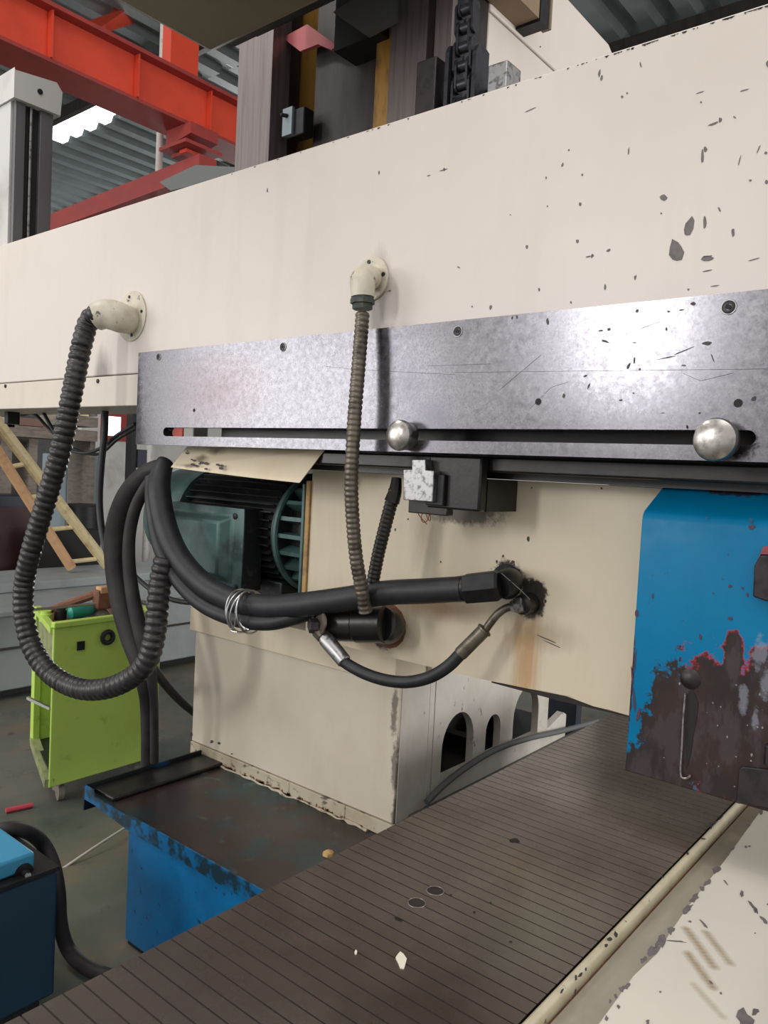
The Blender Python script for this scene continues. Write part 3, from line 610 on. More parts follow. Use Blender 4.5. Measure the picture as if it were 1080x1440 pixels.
obj('adaptor_plate', G().box(x1-.016, x1+.003, 1.842, 2.24, za_, zb2+.01), 'ochre', t, bev=.002)
for k in range(44):
    a_ = 2*PI*(k+.5)/44
    d = V((0, -math.cos(a_), math.sin(a_))); n_ = V((0, math.sin(a_), math.cos(a_)))
    c = V((0, Ym, Zm)); r1, r2 = .179, .209 if math.sin(a_) < .75 else .214
    xs0 = x0+.32; th = .003
    g = G()
    g.prism([c+d*r1+n_*th+V((xs0, 0, 0)), c+d*r1-n_*th+V((xs0, 0, 0)), c+d*r2-n_*th*.7+V((xs0, 0, 0)), c+d*r2+n_*th*.7+V((xs0, 0, 0))], (xd-.035-xs0, 0, 0))
    obj('cooling_fin', g, 'motordark', t, smooth=False)
obj('foot', G().box(xd-.42, xd-.02, 1.90, 2.088, 1.0325, 1.19), 'motordark', t, bev=.006)
# terminal box
Yt = 1.775
bx0, bx1 = P(238, 770, Y=Yt).x, P(344, 770, Y=Yt).x; bz0, bz1 = P(344, 836, Y=Yt).z, P(344, 714, Y=Yt).z
obj('terminal_box', G().box(bx0, bx1-.01, Yt+.001, 1.868, bz0+.005, bz1-.005), 'motordark', t, bev=.006)
g = G(); iy = Yt-.045; ins = .035
vs = [(bx0, Yt, bz0), (bx1, Yt, bz0), (bx1, Yt, bz1), (bx0, Yt, bz1), (bx0+ins, Yt-.006, bz0+ins), (bx1-ins-.03, Yt-.006, bz0+ins), (bx1-ins-.03, Yt-.006, bz1-ins), (bx0+ins, Yt-.006, bz1-ins),
      (bx0+ins*1.5, iy, bz0+ins*1.6), (bx1-ins*1.5-.04, iy, bz0+ins*1.6), (bx1-ins*1.5-.04, iy, bz1-ins*1.6), (bx0+ins*1.5, iy, bz1-ins*1.6)]
fs = [(3, 2, 1, 0)]+[(i, (i+1) % 4, 4+(i+1) % 4, 4+i) for i in range(4)]+[(4+i, 4+(i+1) % 4, 8+(i+1) % 4, 8+i) for i in range(4)]+[(8, 9, 10, 11)]
lid = obj('terminal_lid', g.add(vs, fs), 'motor', t, bev=.008)
for px, py in ((331, 726), (252, 722), (331, 826)):
    obj('lid_screw', G().lathe(P(px, py, Y=Yt-.004), (0, -1, 0), [(-.003, .011), (.003, .011), (.005, .008), (.0055, .004)], 14), 'bracket', t)
# guard sheet over the motor
t = thing('motor_guard', 'cream bent sheet guard above the green motor with a torn dirty corner', 'guard', P(350, 655, Y=1.7))
q = [P(262, 629, Y=1.70), P(456, 633, Y=1.70), P(421, 679, Y=1.66), P(355, 672, Y=1.655), P(282, 663, Y=1.65), P(240, 657, Y=1.65)]
obj('sheet', G().prism(q, (0, .006, .003)), 'head', t, smooth=False)
g = G()
for k in range(14):
    px = random.uniform(258, 322); py = 654+ (px-258)*.1-random.uniform(-6, 26)*(.9 if px < 300 else .3); cc = P(px, py, Y=1.69)
    yy = 1.648+(1.70-1.65)*max(0, min(1, (659-py)/30.))-.002
    cc = P(px, py, Y=yy); s_ = random.uniform(.003, .011)
    g.prism([cc+V((s_*math.cos(a_)*1.3, 0, s_*math.sin(a_)*.5)) for a_ in (0, 1.2, 2.5, 3.8, 5.1)], (0, -.001, 0))
stuff(obj('dirt_patches', g, 'chipdark', t, smooth=False))

# ================================================================ black hoses
hose('black_hose', 'thick black rubber hose curving from the motor guard to the large hex fitting', 'hose',
     [(233, 650, 1.67), (228, 661, 1.65), (224, 690, 1.62), (232, 738, 1.61), (252, 784, 1.61), (288, 823, 1.62), (330, 845, 1.63), (372, 853, 1.64), (420, 851, 1.655), (480, 843, 1.67), (540, 834, 1.685), (600, 831, 1.70), (652, 828, 1.715)],
     [12, 14.5, 16, 16.5, 16.5, 16.5, 16.5, 17, 17.5, 17.5, 17.5, 18, 18], 'rubber', seg=20)
hose('black_hose', 'thinner black hose running under the thick curved hose to the wire tie', 'hose',
     [(214, 672, 1.63), (215, 715, 1.60), (226, 770, 1.595), (250, 815, 1.60), (285, 850, 1.605), (330, 870, 1.615), (375, 876, 1.63), (415, 868, 1.66), (445, 858, 1.70)], [10, 10.5, 11, 11, 11, 11, 11, 11, 11], 'rubber', seg=16)
hose('black_hose', 'outermost wide black hose looping left of the motor down into the blue tray', 'hose',
     [(236, 652, 1.69), (226, 657, 1.67), (205, 668, 1.66), (180, 696, 1.65), (164, 740, 1.645), (162, 790, 1.645), (170, 845, 1.65), (184, 895, 1.66), (198, 935, 1.67), (206, 980, 1.68), (208, 1030, 1.69), (208, 1078, 1.70)],
     [10, 12, 14, 15, 15, 14.5, 14.5, 15, 14, 10, 9.5, 9.5], 'rubber_dusty', seg=18)
hose('black_hose', 'inner black hose looping beside the motor cowl down into the blue tray', 'hose',
     [(222, 664, 1.66), (205, 686, 1.64), (190, 716, 1.635), (182, 755, 1.63), (182, 800, 1.635), (189, 850, 1.64), (200, 895, 1.65), (210, 935, 1.66), (216, 980, 1.67), (217, 1030, 1.68), (217, 1072, 1.69)],
     [8, 8.5, 8.5, 8.5, 9, 10, 11, 9, 6, 6, 6], 'rubber_dusty', seg=16)
hose('thin_cable', 'thin black cable running from the hanging loop behind the cream pedestal', 'cable', [(214, 938, 1.70), (232, 962, 1.82), (252, 984, 2.0), (272, 1001, 2.25), (290, 1014, 2.6)], 6, 'rubber', seg=10)
hose('thin_cable', 'thin dark cable curling below the motor cowl', 'cable', [(160, 760, 1.9), (178, 796, 2.0), (208, 826, 2.0), (236, 841, 2.03), (262, 847, 2.05), (284, 846, 2.05), (303, 841.8, 2.05)], 3.5, 'rubber', seg=8)
c = P(345, 860, Y=1.625); t = thing('wire_tie', 'twisted silver wire binding the two black hoses together', 'wire', c)
R_ = prad(c, 29); dv = (P(372, 860, Y=1.64)-P(318, 852, Y=1.62)).normalized()
for k in range(4):
    o_ = dv*(k-1.5)*prad(c, 5.5); tilt = (dv+V((random.uniform(-.25, .25), random.uniform(-.2, .2), random.uniform(-.25, .25)))).normalized()
    g = G(); g.ring(c+o_+V((0, 0, .001)), tilt, R_, prad(c, 1.4), 32, 6, (1.05, 1.02)); obj('wire_loop', g, 'wire', t)
g = G(); 
for pth in ([(332, 862), (330, 878), (325, 886), (334, 889)], [(338, 840), (331, 860), (340, 880), (350, 886)]): g.tube([P(a_, b_, Y=1.575) for a_, b_ in pth], prad(c, 1.3), 6, .004)
obj('wire_tail', g, 'wire', t)
# tape wrap where conduits meet the hose
c0, c1 = P(500, 841, Y=1.66), P(534, 836, Y=1.672)
# large hex fitting
t = thing('hex_hose_fitting', 'large black hexagonal hose fitting entering the round port of the head', 'pipe fitting', P(680, 826, Y=1.74))
pA, pB, pC, pD = P(648, 828, Y=1.715), P(654, 828, Y=1.717), P(704, 823, Y=1.745), P(718, 820, Y=1.775)
d = (pC-pB); R_ = prad(pB, 21.5)
obj('hex_body', G().lathe(pB, d, [(0, R_*.95), (.004, R_*1.05), (d.length*.92, R_*1.08), (d.length, R_*.95)], 6, .35), 'black', t, bev=.002, smooth=False)
obj('neck', G().tube([pC, P(712, 820, Y=1.765), P(716, 818, Y=1.80), P(716, 818, Y=1.848)], [R_*.85, R_*.9, R_*.92, R_*.95], 18, .008), 'black', t)
obj('ferrule', G().lathe(P(640, 829, Y=1.712), d, [(0, R_*.8), (.002, R_*.86), (.03, R_*.88), (.031, R_*.7)], 20), 'oily', t)
g = G(); g.tube([P(705, 806, Y=1.72), P(730, 828, Y=1.76), P(745, 843, Y=1.80)], .0009, 6, .01); obj('lock_wire', g, 'wire', t)
# port block with hydraulic hose
t = thing('hydraulic_hose', 'short crimped hydraulic hose sagging below the black hoses', 'hose', P(580, 950, Y=1.70))
obj('port_block', G().lathe(P(746, 848, Y=1.849), (0, -1, 0), [(0, prad(P(746, 848, Y=1.85), 15)), (.045, prad(P(746, 848, Y=1.85), 14)), (.05, .008)], 16), 'oily', t)
pn = P(742, 849, Y=1.80); pe = P(716, 854, Y=1.785)
obj('nut', G().lathe(pn, pe-pn, [(.012, prad(pn, 9)), (.014, prad(pn, 11)), (.034, prad(pn, 11)), (.036, prad(pn, 9.5)), (.045, prad(pn, 8))], 6), 'wornsteel', t, smooth=False)
hose('metal_tube', '', '', [(726, 852, 1.79), (712, 855, 1.785), (699, 864, 1.775), (688, 878, 1.765), (680, 890, 1.76)], 5.8, 'conduit_metal', None, 12, parent=t)
s0, s1 = P(683, 884, Y=1.762), P(646, 921, Y=1.73)
ds = s1-s0
obj('crimp_sleeve', G().lathe(s0, ds, [(0, prad(s0, 8)), (.003, prad(s0, 11.5)), (.008, prad(s0, 11.5)), (.01, prad(s0, 10)), (ds.length*.95, prad(s0, 10.2)), (ds.length, prad(s0, 9))], 18), 'conduit_metal', t)
hose('rubber_hose', '', '', [(650, 917, 1.733), (630, 937, 1.715), (605, 952, 1.70), (575, 959, 1.69), (545, 957, 1.68), (515, 948, 1.67), (490, 935, 1.665), (478, 926, 1.66)], 8.6, 'rubber', None, 16, parent=t)
s0, s1 = P(485, 931, Y=1.663), P(456, 896, Y=1.66); ds = s1-s0
obj('crimp_sleeve', G().lathe(s0, ds, [(0, prad(s0, 9)), (.003, prad(s0, 10.5)), (ds.length*.9, prad(s0, 11.5)), (ds.length, prad(s0, 9.5))], 18), 'wornsteel', t)
s2 = P(442, 880, Y=1.66); ds = s2-s1
obj('nut', G().lathe(s1, ds, [(0, prad(s1, 8)), (.002, prad(s1, 10.5)), (ds.length*.6, prad(s1, 10.5)), (ds.length*.62, prad(s1, 7.5)), (ds.length*.85, prad(s1, 7.5)), (ds.length*.9, prad(s1, 9)), (ds.length*1.25, prad(s1, 9))], 6), 'conduit_metal', t, smooth=False)
c = P(452, 876, Y=1.652); obj('banjo_washer', G().lathe(c, (-.35, -1, .1), [(-.003, prad(c, 14)), (0, prad(c, 16)), (.004, prad(c, 15.5))], 24), 'conduit_metal', t)
c = P(441, 880, Y=1.646); obj('banjo_bolt', G().lathe(c, (-.7, -1, 0), [(-.012, prad(c, 10.5)), (.012, prad(c, 10.5)), (.014, prad(c, 9))], 6), 'bracket', t, smooth=False)
# stub cylinder under the hose
t = thing('pipe_stub', 'oily black pipe stub with round washer below the thick hose', 'pipe fitting', P(490, 880, Y=1.74))
p0, p1 = P(449, 878, Y=1.70), P(536, 878, Y=1.76); d = p1-p0; R_ = prad(p0, 24)
obj('barrel', G().lathe(p0, d, [(.004, R_*.7), (.01, R_*.95), (d.length*.6, R_), (d.length*.62, R_*1.06), (d.length*1.05, R_*1.06), (d.length*1.08, R_*.8)], 24), 'oily', t)
obj('washer', G().lathe(p0, d, [(-.006, R_*.86), (-.001, R_*.88), (.003, R_*.86)], 24), 'wornsteel', t)
obj('hex_head', G().lathe(p0, d, [(-.028, R_*.5), (-.024, R_*.56), (-.0065, R_*.56)], 6), 'bracket', t, smooth=False)
obj('elbow_neck', G().tube([p1, P(544, 880, Y=1.79), P(546, 882, Y=1.82), P(546, 882, Y=1.849)], [R_*1.0, R_*1.0, R_, R_*1.05], 18, .01), 'oily', t)
obj('chipped_collar', G().lathe(P(546, 880, Y=Yh), (0, -1, 0), [(0, R_*1.35), (.006, R_*1.3), (.008, R_*1.0)], 14), 'rust', t)

# ================================================================ pedestal
t = thing('pedestal_box', 'cream sheet pedestal box standing in the blue oil tray', 'pedestal', (-2, 2, .43))
px0, px1, Yq = -2.525, -1.478, 1.93
obj('front_panel', G().box(px0, px1, Yq, 2.09, .478, .925), 'pedestal', t, bev=.004)
obj('side_panel', G().box(px1-.08, px1+.004, 2.091, 2.118, .43, 1.031), 'casting', t, smooth=False)
obj('cap_block', G().box(px0-.03, px1-.015, Yq-.008, 2.09, .926, 1.032), 'head', t, bev=.003)
obj('side_lining', G().box(px1+.0002, px1+.003, Yq+.01, 2.0905, .48, .924), 'casting', t, smooth=False)
seg_n = 4; xx = [px0, -2.46, -2.27, -1.95, -1.68, px1]
for i in range(5): obj('lip_plate', G().box(xx[i]+.0008, xx[i+1]-.0008, Yq-.006, 2.09, .43, .4765), 'lip', t, bev=.002)
g = G()
for k in range(50):
    x_ = random.uniform(-2.5, -1.56); w = random.uniform(.006, .03); h = random.uniform(.004, .014)
    g.prism([(x_, Yq-.0066, .431), (x_+w, Yq-.0066, .431), (x_+w*.8, Yq-.0066, .431+h), (x_+w*.4, Yq-.0066, .431+h*.7), (x_+w*.15, Yq-.0066, .431+h*.9)], (0, -.0006, 0))
stuff(obj('rust_patches', g, 'rust', t, smooth=False))
chips([(269, 1033, 4, 9), (298, 1043, 4, 4), (308, 1045, 4, 3), (326, 1060, 3, 2), (463, 935, 8, 3, 20), (478, 940, 8, 3, 10)], dict(Y=Yq-.0005), (0, -.001, 0), t, 'chipdark')
# caulk bead at the base
g = G(); pts = []
for k in range(36): pts.append((-2.5+k*.0265, Yq-.012+random.uniform(-.006, .005), .430+random.uniform(-.002, .004)))
rads = [random.choice((.003, .006, .009, .004)) for _ in pts]
obj('sealant_bead', g.tube(pts, rads, 8, .012), 'lip', t)

# arched casting
def arch_loop(y0, y1, z0_, z1_, n_=14):
    r = (y1-y0)/2; pts = [(y0, z0_), (y1, z0_), (y1, z1_-r*1.15)]
    for k in range(1, n_): 
        a_ = PI*k/n_; pts.append(((y0+y1)/2+r*math.cos(a_), z1_-r*1.15+r*1.15*math.sin(a_)))
    return pts+[(y0, z1_-r*1.15)]
def curve_sheet(name, loops, thick, mat, parent, Xf):
    cu = bpy.data.curves.new(name, 'CURVE'); cu.dimensions = '2D'; cu.fill_mode = 'BOTH'; cu.extrude = thick/2
    for lp in loops:
        sp_ = cu.splines.new('POLY'); sp_.points.add(len(lp)-1); sp_.use_cyclic_u = True
        for p_, (a_, b_) in zip(sp_.points, lp): p_.co = (a_, b_, 0, 1)
    tmp = bpy.data.objects.new('tmp', cu); COL.objects.link(tmp)
    dg = bpy.context.evaluated_depsgraph_get(); me = bpy.data.meshes.new_from_object(tmp.evaluated_get(dg))
    bpy.data.objects.remove(tmp)
    for v in me.vertices: v.co = V((Xf-thick/2+v.co.z, v.co.x, v.co.y))
    me.materials.clear(); me.materials.append(M[mat]); o = bpy.data.objects.new(name, me); COL.objects.link(o); attach(o, parent); return o
Xa = -1.472
t = thing('bed_casting', 'white painted bed casting with a row of arched openings beside the table', 'casting', (Xa, 2.5, .4))
zl = .545
outer = [(2.12, .4), (3.12, .4), (3.12, .585), (3.09, .6), (2.945, .56), (2.945, 1.0), (2.12, 1.0)]
curve_sheet('arched_wall', [outer, arch_loop(2.172, 2.372, .562, .772), arch_loop(2.455, 2.56, .57, .715), arch_loop(2.655, 2.86, .563, .775)], .03, 'casting', t, Xa)
obj('back_web', G().box(-1.9, -1.72, 2.13, 3.1, .3, 1.0), 'waydark', t, smooth=False)
for y_, h_ in ((2.2, .62), (2.49, .6), (2.70, .64)):
    g = G(); g.box(-1.7, -1.53, y_, y_+.06, .4, h_); obj('inner_rib', g, 'oily', t, bev=.006)
obj('arch_floor', G().box(-1.72, -1.503, 2.13, 3.1, .5, .56), 'oily', t, smooth=False)
obj('base_ledge', G().box(Xa+.0005, -1.32, 2.0, 3.3, .3, .49), 'greysheet', t, smooth=False)
tag(obj('rear_blue_post', G().box(-1.75, -1.6, 3.5, 3.56, 0, 1.0), 'navy', smooth=False), 'dark navy post seen beyond the arched casting under the head', 'post')
g = G(); g.tube([P(600, 1128, X=-1.45), P(625, 1103, X=-1.45), P(660, 1076, X=-1.45), P(700, 1053, X=-1.45), P(745, 1038, X=-1.45), P(790, 1028, X=-1.45), P(840, 1014, X=-1.45)], .011, 12, .02)
tag(obj('oil_pipe', g, 'greysheet'), 'thin grey oil pipe running along the foot of the arched casting', 'pipe')

# ================================================================ blue oil tray
t = thing('oil_tray', 'blue painted oil tray with dark oily pan below the pedestal', 'tray', (-1.9, 1.7, 0))
tx0, tx1, ty0, ty1, tz = -2.45, -1.475, 1.425, 2.105, .429
obj('pan_floor', G().box(tx0, tx1, ty0+.006, ty1, tz-.012, tz), 'traydark', t, smooth=False)
obj('front_skirt', G().box(-2.185, tx1, ty0+.008, ty0+.016, .02, tz-.0125), 'trayblue', t, smooth=False)
obj('front_rim', G().prism([(tx0, ty0, tz-.02), (-2.385, ty0, tz-.02), (-2.18, ty0, tz-.04), (tx1, ty0, tz-.04), (tx1, ty0, tz+.012), (-2.18, ty0, tz+.012), (-2.20, ty0, tz+.004), (-2.39, ty0, tz+.008), (-2.40, ty0, tz+.03), (tx0, ty0, tz+.03)], (0, .0055, 0)), 'chippedblue', t, smooth=False)
obj('left_rim', G().box(tx0-.008, tx0-.001, ty0, ty1, tz-.06, tz+.03), 'trayrim', t, smooth=False)
obj('left_channel', G().box(tx0+.001, tx0+.13, ty0+.03, ty1, tz+.0005, tz+.016), 'oily', t, bev=.005)
obj('rear_rim', G().box(tx0, tx1, ty1+.001, ty1+.01, tz-.06, tz+.03), 'trayrim', t, smooth=False)
obj('skirt_side', G().box(-2.184, -2.176, ty0+.017, ty1, .02, tz-.0125), 'trayblue', t, smooth=False)
obj('foot', G().prism([(-2.184, ty0+.017, 0), (-2.1, ty0+.017, 0), (-2.1, ty0+.017, .0195), (-2.184, ty0+.017, .0195)], (0, .6, 0)), 'black', t, smooth=False)
obj('foot', G().prism([(-1.58, ty0+.017, 0), (-1.5, ty0+.017, 0), (-1.5, ty0+.017, .0195), (-1.58, ty0+.017, .0195)], (0, .6, 0)), 'black', t, smooth=False)
g = G(); c = P(462, 1202, Z=.4295); 
tag(obj('paint_lump', G().lathe(c, (0, 0, 1), [(0, .02), (.008, .017), (.014, .006)], 7), 'ochre'), 'crumpled dirty flake lying in the pan beside the table edge', 'flake')

# ================================================================ work table (magnetic chuck)
t = thing('work_table', 'dark brown steel grinding table with fine cross grooves', 'table', (-.78, 1.5, .5))
TX0, TX1 = -1.052, -.519; pt = .0317
obj('bed_body', G().box(TX0+.002, TX1-.002, .1, 2.85, .68, .7993), 'inlay', t, smooth=False)
obj('side_skirt', G().box(TX0+.03, TX1-.005, .1, 2.85, .3, .679), 'tableside', t, smooth=False)
first = None; y = .30; ys = 2.045
i0 = int((ys-.2)/pt)
for k in range(-i0, 25):
    ya = ys+k*pt
    if first is None:
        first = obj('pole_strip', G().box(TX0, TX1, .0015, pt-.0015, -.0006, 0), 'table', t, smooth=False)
        o = first
    else:
        o = first.copy(); COL.objects.link(o)
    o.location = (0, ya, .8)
for px, py in ((586, 1270), (612, 1253)):
    c = P(px, py, Z=.8); o = obj('bolt_plug', G().lathe(c, (0, 0, 1), [(-.0005, .0165), (.0008, .0165), (.0008, .0148), (.0003, .0144), (.0003, .0)], 28), 'tableside', t)
    obj('plug_rim', G().ring(c+V((0, 0, .0006)), (0, 0, 1), .0165, .0009, 32, 6), 'way', o)
for px, py, w, h, r_, lab in ((564, 1351, 13, 23, -12, 'large pale paint flake lying on the table near the front'), (500, 1340, 4, 5, 20, 'tiny pale paint flake on the table left of the larger flake')):
    tag(obj('paint_flake', G().prism(chip_pts(px, py, w, h, r_, dict(Z=.8005)), (0, 0, .002)), 'flake', smooth=False), lab, 'flake')
chips([(723, 1182, 12, 5), (728, 1184, 6, 3), (690, 1270, 3, 2), (634, 1259, 3, 2), (667, 1283, 3, 3), (718, 1325, 4, 2), (560, 1293, 12, 3, 20)], dict(Z=.8003), (0, 0, .0012), t, 'oily', 'dirt_speck')
# right edge: rail, trough, cover
t = thing('edge_rail', 'rounded chipped cream rail along the right edge of the table', 'rail', (-.51, 1.4, .79))
g = G(); pr = [(-.5175, .76), (-.5175, .792), (-.5155, .799), (-.511, .802), (-.506, .799), (-.5035, .792), (-.5035, .76)]
obj('rail_body', g.prism([(x, .1, z) for x, z in pr], (0, 2.75, 0)), 'lip_rail', t, ang=60)
obj('seam', G().box(-.5034, -.4985, .1, 2.85, .75, .772), 'rust', t, smooth=False)
chips([(1014, 1150, 8, 3, -50), (1005, 1158, 10, 3, -50), (1000, 1162, 3, 12), (989, 1180, 8, 2, 10), (967, 1201, 4, 4), (866, 1315, 5, 10, -20), (857, 1322, 7, 6), (852, 1330, 5, 5), (816, 1372, 9, 4, -40), (810, 1376, 4, 8), (824, 1364, 3, 6), (932, 1234, 5, 1.5), (790, 1395, 8, 3, -60)], dict(Z=.8022), (0, 0, .001), t, 'chipdark')
t = thing('bed_cover', 'cream painted bed cover with chipped edge and brown smudges at lower right', 'cover', (-.3, 1.4, .5))
zt_ = .79
obj('trough', G().box(-.498, -.40, .1, 2.85, .5, .776), 'trough', t, smooth=False)
edge = [P(1085, 1121, Z=zt_+.01), P(1069, 1140, Z=zt_+.01), P(1020, 1208, Z=zt_+.01), P(965, 1277, Z=zt_+.01), P(920, 1343, Z=zt_+.01), P(890, 1372, Z=zt_+.01), P(843, 1437, Z=zt_+.01), P(780, 1510, Z=zt_+.01)]
g = G(); n_ = len(edge); far = [V((-.235, p.y, zt_+.001)) for p in edge]; dn = [V((p.x, p.y, .7765)) for p in edge]; fd = [V((-.235, p.y, .7765)) for p in edge]
vs = edge+far+dn+fd; fs = []
for i in range(n_-1):
    fs += [(i, i+1, n_+i+1, n_+i), (i, 2*n_+i, 2*n_+i+1, i+1), (n_+i, n_+i+1, 3*n_+i+1, 3*n_+i), (2*n_+i, 3*n_+i, 3*n_+i+1, 2*n_+i+1)]
fs += [(0, n_, 3*n_, 2*n_), (n_-1, 3*n_-1, 4*n_-1, 2*n_-1)]
obj('cover_sheet', g.add(vs, fs), 'cover', t, bev=.002)
def cover_z(p):
    for e0, e1 in zip(edge, edge[1:]):
        if e1.y <= p.y <= e0.y: ex = e0.x+(e1.x-e0.x)*(e0.y-p.y)/(e0.y-e1.y); break
    else: ex = -.43
    f_ = max(0., min(1., (p.x-ex)/(-.235-ex))); return zt_+.01-.009*f_
g = G()
for c_ in [(1070, 1143, 5, 10, 30), (1058, 1150, 4, 4), (1052, 1162, 6, 4), (1030, 1195, 8, 3, -30), (1022, 1203, 5, 4), (1007, 1225, 10, 16, 40), (994, 1243, 12, 8, -40), (987, 1251, 7, 7), (976, 1265, 9, 16, 40), (967, 1280, 16, 9, -40), (943, 1310, 14, 11, -50), (930, 1325, 13, 22, 35), (918, 1340, 14, 24, 42), (905, 1352, 8, 12, 40), (952, 1325, 26, 2, 3), (882, 1388, 12, 8, -50), (874, 1393, 8, 9), (866, 1402, 5, 8), (870, 1418, 5, 6), (858, 1410, 4, 6), (853, 1434, 5, 8), (911, 1437, 5, 8), (1021, 1242, 2, 10, -40), (1043, 1256, 5, 9), (1058, 1272, 4, 20, -38), (1063, 1279, 6, 9, -38), (1075, 1292, 6, 14, -45), (990, 1300, 3, 18, -40), (970, 1297, 4, 3), (1062, 1310, 2, 2), (1049, 1192, 3, 3), (1054, 1191, 3, 3), (1014, 1394, 3, 4), (1000, 1380, 3, 6, -40), (929, 1395, 3, 3), (1080, 1270, 3, 3), (1048, 1430, 26, 28), (1062, 1418, 12, 12)]:
    c_ = list(c_)+[0]*(5-len(c_)); pts = [V((p.x, p.y, cover_z(p)+.0003)) for p in chip_pts(c_[0], c_[1], c_[2]*.92, c_[3]*.92, c_[4], dict(Z=zt_+.008), jag=.4, n=11)]
    if max(c_[2:4]) >= 14 and min(c_[2:4]) >= 7: obj('paint_chip', G().prism(pts, (0, 0, .0004)), 'chip', t, smooth=False)
    else: g.prism(pts, (0, 0, .0004))
stuff(obj('small_paint_chips', g, 'chip', t, smooth=False))
obj('side_ridge', G().prism([(-.2349, .1, .776), (-.2349, .1, .785), (-.227, .1, .800), (-.21, .1, .812), (-.12, .1, .80), (-.12, .1, .776)], (0, 2.0, 0)), 'cover', t, ang=60)
obj('bed_side', G().box(-.399, -.1, .1, 2.85, .3, .7755), 'trough', t, smooth=False)

# ================================================================ blue wheel guard
t = thing('wheel_guard', 'blue wheel guard with worn dark lower half and red primer edges', 'guard', (-.4, Yg, .97))
gx0, gx1 = -.644, -.05; gz0, gz1 = .962, 1.543
g = G(); pr = [(Yg, gz0), (Yg, gz1-.02), (Yg+.004, gz1-.006), (Yg+.012, gz1+.002), (1.80, 1.60), (1.80, 1.594), (1.83, 1.59), (1.83, gz0)]
obj('shell', g.prism([(gx0, y_, z_) for y_, z_ in pr], (gx1-gx0, 0, 0)), 'guard', t, bev=.004, ang=50)
pk = lambda x, y, o=0.: P(x, y, Y=Yg-o)
obj('slot_recess', G().prism([pk(968, 972), pk(977, 974), pk(982, 988), pk(980, 1010), pk(975, 1035), pk(972, 1060), pk(966, 1080), pk(964, 1040), pk(966, 1000)], (0, -.0012, 0)), 'dark', t, smooth=False)
obj('slot_bulge', G().lathe(pk(971, 955), (0, -1, 0), [(0, .022), (.003, .018), (.007, .010), (.008, .003)], 16), 'bracket', t)
g = G(); g.tube([pk(964, 975, .004), pk(961, 1010, .006), pk(959, 1050, .006), pk(957, 1086, .006), pk(960, 1094, .006), pk(967, 1094, .006), pk(971, 1090, .005)], .0022, 8, .006); obj('hook_rod', g, 'wornsteel', t)
obj('latch_block', G().prism([pk(1062, 838), pk(1064, 795), pk(1072, 780), pk(1130, 780), pk(1130, 846), pk(1080, 844)], (0, -.02, 0)), 'bracket', t, bev=.003)
obj('latch_top', G().prism([pk(1066, 790, .0001), pk(1076, 768, .0001), pk(1130, 766, .0001), pk(1130, 779, .0001), pk(1072, 779, .0001)], (0, -.012, 0)), 'primer', t, smooth=False)
obj('hinge_plate', G().prism([pk(1036, 1128), pk(1041, 1079), pk(1047, 1077), pk(1130, 1086), pk(1130, 1142)], (0, -.008, 0)), 'bracket', t, bev=.002)
obj('hinge_barrel', G().lathe(pk(1082, 1075, .012), (0, 0, 1), [(0, .011), (.036, .011), (.040, .008)], 16), 'bracket', t)
g = G()
for k in range(26):
    px = random.uniform(930, 1078); py = random.uniform(960, 1110); cc = pk(px, py, .0004); s_ = random.uniform(.0008, .0025)
    g.prism([cc+V((s_*math.cos(a_), 0, s_*math.sin(a_)*random.uniform(.6, 2))) for a_ in (0, 1.5, 3, 4.6)], (0, -.0003, 0))
stuff(obj('bright_nicks', g, 'wornsteel', t, smooth=False))
chips([(1057, 741, 10, 9), (1056, 732, 3, 10), (1027, 824, 6, 5), (1044, 827, 5, 4), (1027, 870, 7, 6), (985, 895, 4, 9, -10), (1051, 836, 4, 7), (918, 838, 3, 8), (1003, 834, 2, 3), (995, 728, 4, 2), (895, 862, 6, 12), (889, 950, 3, 30, -4), (892, 985, 4, 40, -6), (898, 1005, 5, 24, 10), (893, 930, 2, 40, 4)], dict(Y=Yg-.0003), (0, -.001, 0), t, 'chipmaroon', sc=.85)

# ================================================================ left background
# grey machine base behind the cart
t = thing('grey_machine_base', 'long pale grey machine base behind the green cart', 'machine base', (-5.4, 4, 0))
obj('body', G().box(-6.2, -5.0, .6, 7, .06, .55), 'greybase', t, bev=.01)
obj('plinth', G().box(-6.1, -5.1, .7, 6.9, 0, .0599), 'black', t, smooth=False)
obj('top_plate', G().box(-6.25, -4.96, .55, 7.05, .551, .59), 'greybase', t, bev=.008)
obj('rear_step', G().box(-6.25, -5.6, .55, 7.05, .5905, .66), 'greybase', t, bev=.01)
obj('side_strip', G().box(-4.999, -4.985, .6, 7, .33, .345), 'waydark', t, smooth=False)
# cart
t = thing('tool_cart', 'bright green rolling tool cart with open side and tools on top', 'cart', (-3.6, 2.2, 0))
a0 = P(75, 1107, Z=.1); 
Xp = a0.x; yv0 = P(75, 900, X=Xp).y; yv1 = P(221, 1060, X=Xp).y; zt2 = P(75, 884, X=Xp).z
obj('side_panel', G().box(Xp-.012, Xp, yv0, yv1, .1, zt2), 'cart', t, bev=.006)
obj('top_rim', G().box(Xp-.02, Xp+.012, yv0-.003, yv1+.003, zt2+.0005, zt2+.028), 'cart', t, bev=.005)
dx, dyy = -.42, .145
def sk(x, y, z): return (x, y, z)
def bar(nm, a_, b_, r, mt): g_ = G(); g_.tube([a_, b_], r, 4, smooth=False); return obj(nm, g_, mt, t, smooth=False)
L0 = V((Xp-.012+dx, yv0+dyy, 0))
bar('corner_post', (L0.x, L0.y, .16), (L0.x, L0.y, zt2+.02), .022, 'cart')
bar('front_rail', (Xp-.006, yv0+.003, .12), (L0.x, L0.y, .17), .028, 'cartdull')
bar('upper_rail', (Xp-.006, yv0+.003, zt2-.01), (L0.x, L0.y, zt2-.0), .02, 'cart')
